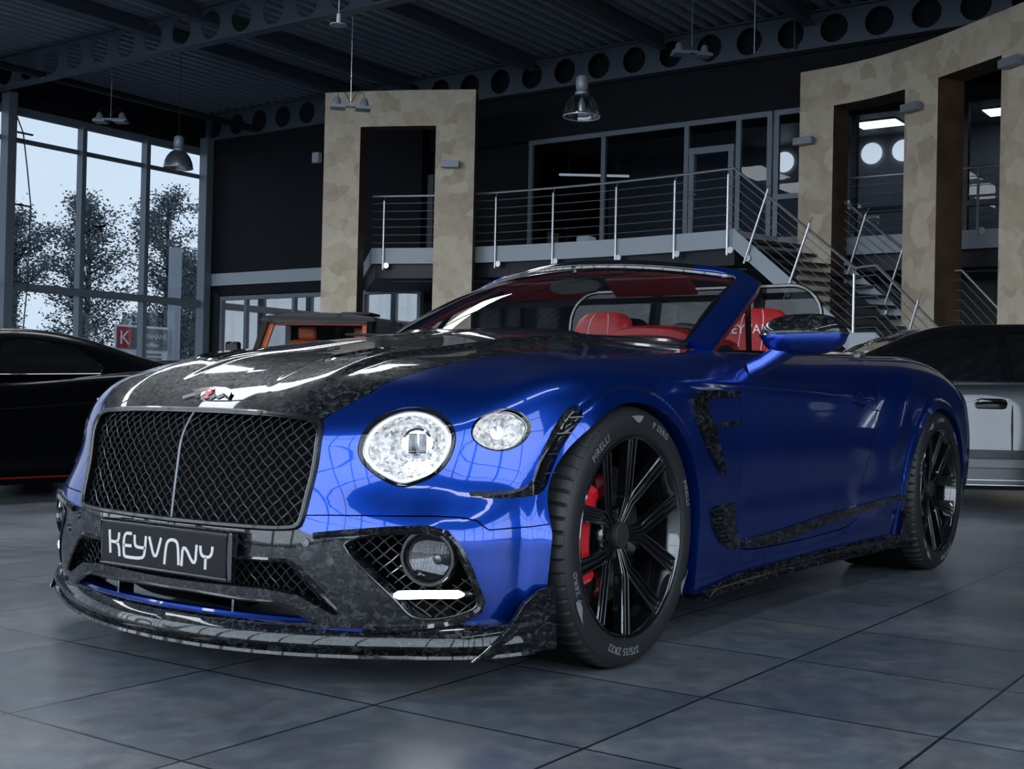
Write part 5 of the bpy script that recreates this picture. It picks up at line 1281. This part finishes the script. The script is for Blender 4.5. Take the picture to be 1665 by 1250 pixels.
def plate(car):
    px, zc = .893, .333
    def T(u, v, h):  # u, v in metres from the plate centre
        return (px-.012*(abs(u)/.27)**2*0+h, u, zc+v)
    o = MB(); o.box((px-.030, -.272, zc-.066), (px-.002, .272, zc+.066)); fr = o.build('number_plate', M['black_gloss'], car, smooth=False, bevel=.006)
    MB().box((px-.004, -.260, zc-.055), (px+.001, .260, zc+.055)).build('plate_panel', M['plate'], fr, smooth=False, bevel=.003)
    o = MB(); e = [(-.264, -.059), (.264, -.059), (.264, .059), (-.264, .059)]
    o.tube([(px+.0005, a, zc+b) for a, b in smooth_poly(e, 0)], .0022, 6, closed=True); o.build('plate_rim', M['dark_chrome'], fr)
    o = MB()
    for s_ in STROKES:
        q = [((x-551)/558*.545, -((y-(625+(x-272)*.118))/(177+.02*(x-272))-.5)*.13) for x, y in s_]
        q = smooth_poly(q, 2, False) if len(q) > 2 else np.array(q)
        # flat ribbon strokes
        w_ = .0042; d = np.gradient(q, axis=0); d /= np.linalg.norm(d, axis=1)[:, None]; n_ = np.stack([-d[:, 1], d[:, 0]], 1)
        a = q+n_*w_; b = q-n_*w_; m_ = len(q)
        V = [(px+hh, p[0], zc+p[1]) for hh, A_ in ((.0028, a), (.0028, b), (0, a), (0, b)) for p in A_]
        Fc = [(i, i+1, m_+i+1, m_+i) for i in range(m_-1)]+[(i, i+1, 2*m_+i+1, 2*m_+i) for i in range(m_-1)]+[(m_+i, m_+i+1, 3*m_+i+1, 3*m_+i) for i in range(m_-1)]
        o.add(V, Fc)
    o.build('plate_lettering', M['white_text'], fr, smooth=False)
def cabin(car):
    # windscreen frame: pillars and header
    def hd(y): return np.array([-1.245-.19*(y/.64)**2, y, 1.318-.052*(y/.64)**2])
    path = []
    base = np.array([-.80, .752, .955]); top = hd(.655)+np.array([-.01, 0, -.004])
    for t in np.linspace(0, 1, 9)[:-1]:
        p = base+(top-base)*t+np.array([-.01, .004, .018])*math.sin(PI*t); path.append((p, 'p', t))
    for y in np.linspace(.60, 0, 9): path.append((hd(y), 'h', 1))
    left = [(p, k, t) for p, k, t in path]; right = [(p*np.array([1, -1, 1]), k, t) for p, k, t in path[::-1]][1:]
    full = left+right; pts = [f[0] for f in full]
    def frame_rings(wo, to, shift=0, inner=False):
        rings = []
        for i, (p, k, t) in enumerate(full):
            a = pts[max(i-1, 0)]; b = pts[min(i+1, len(pts)-1)]; d = (b-a)/np.linalg.norm(b-a)
            c = np.array([-1.0, 0, 1.12]); 
            n_ = np.array([.50, 0, .86]); n_ = n_-d*(n_@d)
            if k == 'p': n_ = n_+np.array([.15, .55*np.sign(p[1]), 0]); n_ = n_-d*(n_@d)
            n_ /= np.linalg.norm(n_); s_ = np.cross(d, n_)
            ww = wo*(1.0 if k == 'p' else .45); 
            rings.append([tuple(p+s_*(u*ww+shift)+n_*v*to) for u, v in rrect(1, 1, .45, 4)])
        return rings
    fr_ = frame_rings(.050, .018); npil = 9
    MB().loft(fr_[:npil+2]).build('windscreen_post', M['blue'], car, angle=60); MB().loft(fr_[-npil-2:]).build('windscreen_post', M['blue'], car, angle=60)
    MB().loft(fr_[npil+1:-npil-1]).build('windscreen_header', M['black_gloss'], car, angle=60)
    for sg in (1, -1):
        pr = [f for f in full if f[0][1]*sg > .58]; MB().tube([tuple(f[0]+np.array([-.050, .006*sg, -.016])) for f in pr], .011, 6).build('post_seal', M['black_gloss'], car)
    ring2 = [[tuple(np.array(q)*1.0+np.array([-.010, 0, -.024])) for q in r] for r in frame_rings(.040, .010)]
    MB().loft(ring2).build('frame_lining', M['dark_red'], car, angle=60)
    # glass
    rows = []
    nb, nh = 33, 14
    for j in range(nh):
        t = j/(nh-1); row = []
        for i in range(nb):
            y = -1+2*i/(nb-1)
            yb = y*.715; zb = .972+.02*(1-y*y)
            B = np.array([float(xcowl(yb))-.01, yb, zb]); H = hd(y*.625)+np.array([.030, 0, -.010])
            p = B+(H-B)*t+np.array([.05, 0, .055])*math.sin(PI*t)*(1-.55*y*y)*.6; row.append(p)
        rows.append(row)
    MB().loft([[tuple(p) for p in r] for r in rows], closed=False).build('windscreen', M['screen_glass'], car)
    # black border of the glass
    edge = [rows[0][i] for i in range(nb)]+[rows[j][-1] for j in range(1, nh)]+[rows[-1][i] for i in range(nb-2, -1, -1)]+[rows[j][0] for j in range(nh-2, 0, -1)]
    MB().tube([tuple(p) for p in edge], .010, 6, closed=True).build('windscreen_seal', M['black_gloss'], car)
    # cowl and wipers
    MB().tube([(float(xcowl(y))+.0, y, float(project_z(float(xcowl(y))+.02, abs(y))[0])-.004) for y in np.linspace(-.70, .70, 29)], .016, 8).build('cowl', M['black_gloss'], car)
    for y0 in (.42, -.18): MB().tube([(-.60+.02, y0, .992), (-.63, y0-.28, 1.004), (-.56, y0-.52, 1.005)], .006, 6).build('wiper', M['black_matte'], car)
    # quarter light, with its post, by the mirror
    for sg in (1, -1):
        MB().add([(-.88, .775*sg, .955), (-1.13, .79*sg, .965), (-1.29, .70*sg, 1.19)], [(0, 1, 2)]).build('quarter_glass', M['screen_glass'], car, smooth=False)
        MB().tube([(-1.13, .79*sg, .955), (-1.31, .695*sg, 1.20)], .011, 6).build('quarter_post', M['black_gloss'], car)
    # dash
    o = MB(); rings = []
    for y in np.linspace(-.70, .70, 25):
        k = .018*math.exp(-((y-.37)/.17)**4)*1.6; e = .02*(y/.7)**2
        x0 = float(xcowl(y))-.06
        rings.append([(x0, y, .90), (x0, y, .965-e), (x0-.20, y, .985-e+k*.3), (-1.14, y, 1.0-e+k), (-1.22, y, .985-e+k), (-1.26, y, .90), (-1.2, y, .7)])
    o.loft(rings); o.build('dashboard', M['dark_leather'], car)
    o = MB(); rings = []
    for y in np.linspace(-.69, .69, 25):
        k = .03*math.exp(-((y-.37)/.19)**4)*1.5; e = .02*(y/.7)**2
        rings.append([(-1.10, y, .97), (-1.12, y, 1.008-e+k), (-1.17, y, 1.022-e+k), (-1.235, y, 1.010-e+k), (-1.26, y, .97), (-1.25, y, .86)])
    o.loft(rings); o.build('dashboard_top', M['red_leather'], car)
    # steering wheel
    c = Vector((-1.48, .37, .905)); ax = Vector((-.88, 0, .42)).normalized(); u = Vector((0, 1, 0)); v = ax.cross(u)*-1
    if v.z < 0: v = -v
    o = MB(); o.tube([c+.185*(math.cos(t)*u+math.sin(t)*v) for t in np.linspace(0, 2*PI, 40, endpoint=False)], .015, 8, closed=True)
    sw = o.build('steering_wheel', M['dark_leather'], car)
    o = MB()
    for t in (.1, PI-.1, 3*PI/2): o.tube([c+.05*(math.cos(t)*u+math.sin(t)*v)-ax*.03, c+.18*(math.cos(t)*u+math.sin(t)*v)], .012, 6)
    o.build('wheel_spokes', M['dark_chrome'], sw); o = MB(); o.lathe([(0, .03), (.05, .025), (.065, .0), (.06, -.03), (0, -.03)], 24, T=lambda a, b, h: tuple(c-ax*.03+u*a+v*b+ax*h)); o.build('airbag_cover', M['dark_leather'], sw)
    # seats
    for sg in (1, -1):
        st = empty('seat_group', (0, 0, 0)); bpy.data.objects.remove(st)
        yc = .40*sg
        prof = [(.42, .16, -1.93, .085), (.60, .255, -1.95, .085), (.80, .262, -1.99, .080), (.93, .245, -2.02, .072), (1.00, .20, -2.035, .062), (1.05, .165, -2.045, .058), (1.11, .158, -2.055, .058), (1.155, .140, -2.063, .052), (1.182, .105, -2.068, .040), (1.192, .05, -2.070, .018)]
        rings = [[(x+b*.9, yc+a, z) for a, b in [(p, q) for p, q in rrect(w_, t_, min(w_, t_)*.95, 6)]] for z, w_, x, t_ in prof]
        s = MB().loft(rings).build('seat', M['red_leather'], car, angle=80)
        # stitching on the head restraint
        for yy in (-.055, .055):
            MB().tube([(x+t_*.9+.002, yc+yy*min(1, w_/.16), z) for z, w_, x, t_ in prof[4:9]], .0016, 4).build('stitching', M['stitch'], s)
        V, Fc = text_mesh('KEYVANY', .058, .0006, 1.05)
        if sg > 0: MB().add([(-1.9855+(-.01)*(0)+z, yc+x, 1.075+y) for x, y, z in V], Fc).build('head_restraint_lettering', M['stitch'], s, smooth=False)
        MB().loft([[(-1.42-.52*t, yc+.25*a, .50+.02*math.sin(PI*t)+.06*b) for a, b in rrect(1, 1, .5, 5)] for t in np.linspace(0, 1, 6)]).build('seat_cushion', M['red_leather'], s, angle=80)
    # rear bench, wind deflector, tonneau
    o = MB(); o.loft([[(-2.28-.14*t, y, .60+.36*t) for y, t in ((-.70, 0), (-.70, .9), (-.55, 1.02), (.55, 1.02), (.70, .9), (.70, 0))], [(-2.52, y, .60+.36*t) for y, t in ((-.70, 0), (-.70, .9), (-.55, 1.05), (.55, 1.05), (.70, .9), (.70, 0))]])
    o.build('rear_seat', M['red_leather'], car, bevel=.02)
    fr = [(-2.16-.10*q[1], q[0], 1.12+q[1]) for q in rrect(.66, .18, .15, 8)]
    MB().tube(fr, .010, 6, closed=True).build('wind_deflector_frame', M['black_gloss'], car)
    MB().add(fr, [tuple(range(len(fr)))]).build('wind_deflector', M['deflector'], car, smooth=False)
    o = MB(); o.box((-2.60, -.72, .90), (-2.46, .72, .985)); o.build('tonneau', M['dark_leather'], car, bevel=.02)
    cp = [p for p in CABIN if p[0] < -.9]; 
    def edge_tube(name, pts_, r, m, dz=.0):
        V = [(x, y, float(project_z(x, abs(y))[0])+dz) for x, y in pts_]; return MB().tube(V, r, 8).build(name, m, car)
    near = [p for p in CABIN if p[1] > .6 and p[0] < -.86]
    for sg in (1, -1): edge_tube('door_top_seal', [(x, y*sg) for x, y in near], .010, M['black_gloss'], -.004)
    rear = [(-2.20, .812), (-2.35, .79), (-2.5, .70), (-2.56, .5), (-2.585, .2), (-2.585, -.2), (-2.56, -.5), (-2.5, -.70), (-2.35, -.79), (-2.20, -.812)]
    edge_tube('deck_trim', smooth_poly(rear, 2, False), .013, M['dark_chrome'], .006)
    # interior mirror and visors
    MB().loft([[(-1.17+.012*k, .0+.12*a, 1.225+.032*b) for a, b in rrect(1, 1, .8, 5)] for k in (-1, 1)]).build('interior_mirror', M['black_matte'], car, bevel=.004)
    MB().tube([(-1.17, 0, 1.25), (-1.15, 0, 1.305)], .01, 6).build('mirror_mount', M['black_gloss'], car)
    for yy in (.25, -.30): MB().loft([[(-1.30+a, yy+.19*c, 1.272+b-.006*abs(yy)) for a, b in ((0, 0), (.008, -.012), (-.095, -.075), (-.105, -.063))] for c in (-1, 1)]).build('sun_visor', M['dark_red'], car, bevel=.005)
def mirrors(car):
    for sg in (1,):
        c = np.array([-.955, 1.075, 1.0]); ax = np.array([-.30, .93, .06]); ax /= np.linalg.norm(ax); fx = np.array([.95, .28, 0]); fx -= ax*(fx@ax); fx /= np.linalg.norm(fx); up = np.cross(ax, fx); up = up if up[2] > 0 else -up
        def T(a, b, h): q = c+ax*a+fx*b+up*h; return (q[0], q[1]*sg, q[2])
        def ell(s0, s1):
            rings = []
            for t in np.linspace(-1, 1, 22):
                k = max(0, 1-abs(t)**2.6)**.5
                k = max(k, .02); rings.append([T(.150*t, .075*k*math.cos(a)*(.55 if math.cos(a) < 0 else 1), (.072*k)*math.sin(a)+.012*(1-t)*.3+.002) for a in np.linspace(s0, s1, 20)])
            return rings
        s = .02
        low = MB().loft(ell(PI+.10, 2*PI+.02), closed=False)
        body = low.build('door_mirror', M['blue'], car, angle=60)
        MB().loft(ell(.06, PI-.06), closed=False).build('mirror_cap', M['carbon'], body, angle=60, label='forged carbon mirror cap')
        rings = ell(PI-.08, PI+.12); MB().loft(rings, closed=False).build('mirror_rim', M['black_gloss'], body)
        rg = ell(.0, 2*PI)
        MB().tube([r_[0] for r_ in ell(.03, .1)], .0035, 6).build('mirror_trim', M['chrome'], body)
        MB().add([T(.14*math.cos(a), -.030, .058*math.sin(a)+.004) for a in np.linspace(0, 2*PI, 28, endpoint=False)], [tuple(range(28))]).build('mirror_glass', M['chrome'], body, smooth=False)
        # stalk
        st = [((-.925, .905, .885), .030, .052), ((-.93, .950, .908), .028, .044), ((-.94, .995, .940), .028, .040), ((-.95, 1.03, .968), .03, .048)]
        rings = [[(p[0]+w2*a, (p[1]+.0)*sg, p[2]+h2*b) for a, b in rrect(1.25, 1, .6, 4)] for p, h2, w2 in st]
        rings = [[(p[0]+w2*a, (p[1]-.35*h2*b)*sg, p[2]+h2*b) for a, b in rrect(1, 1, .5, 4)] for p, h2, w2 in st]
        MB().loft(rings).build('mirror_arm', M['blue'], body, angle=60)

def tyre_mb():
    mb = MB(); nseg = 372; prof = [(.283, -.012), (.290, -.002), (.300, .003), (.318, .007), (.338, .006), (.352, .000), (.358, -.004), (.3585, -.0055), (.366, -.012), (.3715, -.022), (.3745, -.034), (.3755, -.050), (.376, -.070), (.376, -.088), (.369, -.090), (.369, -.100), (.376, -.102), (.376, -.150), (.369, -.152), (.369, -.162), (.376, -.164), (.376, -.215), (.3755, -.235), (.3715, -.262), (.358, -.280), (.32, -.290), (.283, -.278)]
    V = []; k = len(prof)
    for i in range(nseg):
        t = 2*PI*i/nseg; g = (i % 6) == 0
        for r, h in prof:
            rr = r-(.007 if g and .364 < r and -.086 < h < -.008 else 0)-(.007 if g and r > .37 and -.24 < h < -.166 else 0)
            V.append((rr*math.cos(t), rr*math.sin(t), h))
    Fc = []
    for i in range(nseg):
        j = (i+1) % nseg
        for q in range(k-1): Fc.append((i*k+q, j*k+q, j*k+q+1, i*k+q+1))
    V = [(-a, h, b) for a, b, h in V]
    return mb.add(V, Fc)
def polar_text(mb, s, size, ang, r0, h, sp=1.0, depth=.0006):
    V, Fc = text_mesh(s, size, depth, sp); out = []
    for x, y, z in V:
        r = r0+y; t = math.radians(ang)-x/r0; hh = .006-.0*abs(r-.325)
        out.append((-r*math.cos(t), h+z, r*math.sin(t)))
    mb.add(out, Fc)
def wheels(car):
    W = lambda a, b, h: (-a, h, b)          # a to the rear, b up, h outward
    rim = MB()
    rim.lathe([(.286, -.006), (.2895, -.001), (.288, .0015), (.284, .0), (.279, -.004), (.276, -.012), (.270, -.030), (.262, -.060), (.258, -.15), (.266, -.27), (.286, -.275)], 96, T=W)
    ro = rim.build('wheel', M['black_gloss'], car, angle=40)
    ro['label'] = 'gloss black five double-spoke wheel'
    sp = MB()
    sec = [(-1, -.030), (-1, -.002), (-.84, .001), (-.66, .001), (-.54, -.009), (-.24, -.009), (-.14, -.001), (.14, -.001), (.24, -.009), (.54, -.009), (.66, .001), (.84, .001), (1, -.002), (1, -.030)]
    for k in range(5):
        mid = math.radians(70+72*k)
        for s_ in (1, -1):
            e = mid+s_*math.radians(20.5); d = np.array([math.cos(mid), math.sin(mid)]); pd = np.array([-d[1], d[0]])
            ed = np.array([math.cos(e), math.sin(e)])
            pth = [d*.036+pd*s_*.006, d*.108+pd*s_*.013, d*.122+pd*s_*.019, ed*.277]
            hs = [-.050, -.036, -.032, -.005]; ws = [.0095, .016, .0205, .0245]
            rings = []
            for i in range(4):
                a = pth[max(i-1, 0)]; b = pth[min(i+1, 3)]; t = (b-a)/np.linalg.norm(b-a); n = np.array([-t[1], t[0]])
                rings.append([W(*(pth[i]+n*ws[i]*u), hs[i]+v*(1 if i > 0 else .6)) for u, v in sec])
            sp.loft(rings)
    sp.build('spokes', M['black_gloss'], ro, angle=25, bevel=.0012)
    hub = MB(); hub.lathe([(.0, -.034), (.034, -.035), (.038, -.038), (.040, -.050)], 32, T=W); hub.build('hub_cap', M['black_matte'], ro)
    hb = MB(); hb.lathe([(.036, -.050), (.075, -.060), (.085, -.075), (.085, -.12), (0, -.12)], 40, T=W)
    for k in range(5):
        t = math.radians(34+72*k); hb.lathe([(.0, -.052), (.012, -.052), (.014, -.062)], 12, T=lambda a, b, h: W(a+.058*math.cos(t), b+.058*math.sin(t), h))
    hb.build('hub', M['black_gloss'], ro)
    tyre_mb().build('tyre', M['rubber'], ro, angle=30)
    class TX:
        def add(s, V, Fc): MB().add(V, Fc).build('tyre_lettering', M['tyre_text'], ro, smooth=False)
    tx = TX()
    polar_text(tx, 'PIRELLI', .030, 128, .318, .0075, 1.1); polar_text(tx, 'P ZERO', .026, 66, .322, .0075, 1.15)
    polar_text(tx, '275/35 ZR22', .030, -100, .314, .0075, 1.05); polar_text(tx, 'PIRELLI', .024, 20, .318, .0075, 1.1); polar_text(tx, 'P ZERO', .024, 200, .320, .0075, 1.15)
    for a0 in (88, -32, 208):
        pts = []
        for i in range(9): t = math.radians(a0+12*i/8); pts.append(W(.347*math.cos(t), .347*math.sin(t), .0080-.0015))
        for i in range(8, -1, -1): t = math.radians(a0+12*i/8-3); rr = .347-.026*math.sin(PI*min(1, i/8+.0))*(1-i/8+.25); pts.append(W(rr*math.cos(t), rr*math.sin(t), .0086))
        tx.add(pts, [tuple(range(len(pts)))])
    ds = MB(); ds.lathe([(.205, -.105), (.205, -.118), (.0, -.118)], 64, T=W); ds.lathe([(.205, -.105), (.12, -.105), (.115, -.095), (.0, -.095)], 64, T=W)
    ds.build('brake_disc', M['disc'], ro)
    cal = MB(); arc = []
    for i in range(17):
        t = math.radians(132+i*86/16); e = 1-.25*(abs(i-8)/8)**3
        arc.append([W(r*math.cos(t), r*math.sin(t), h) for r, h in ((.150, -.060-.02*(1-e)), (.165, -.048), (.205*e**.3, -.046), (.228*e**.3, -.060), (.232*e**.3, -.085), (.228*e**.3, -.13), (.150, -.13))])
    cal.loft(arc); cal = cal.build('brake_caliper', M['caliper'], ro, bevel=.004)
    V, Fc = text_mesh('KEYVANY', .030, .0008, 1.0); o = MB(); 
    o.add([W(-.186-y*1.0+.0, x*.9-.02, -.0455+z) for x, y, z in V], Fc); o.build('caliper_lettering', M['caliper_text'], ro, smooth=False)
    for k, (x, y, sg, rot) in enumerate(((0, .965, 1, 0), (-2.851, .985, 1, 28), (0, .965, -1, 0), (-2.851, .985, -1, 28))):
        w = ro if k == 0 else copy_tree(ro, car)
        w.location = (x, y*sg, .376)
        R_ = Matrix.Rotation(math.radians(rot), 4, 'Y')
        w.rotation_euler = (0, math.radians(rot), 0 if sg > 0 else PI)
build_main_car()
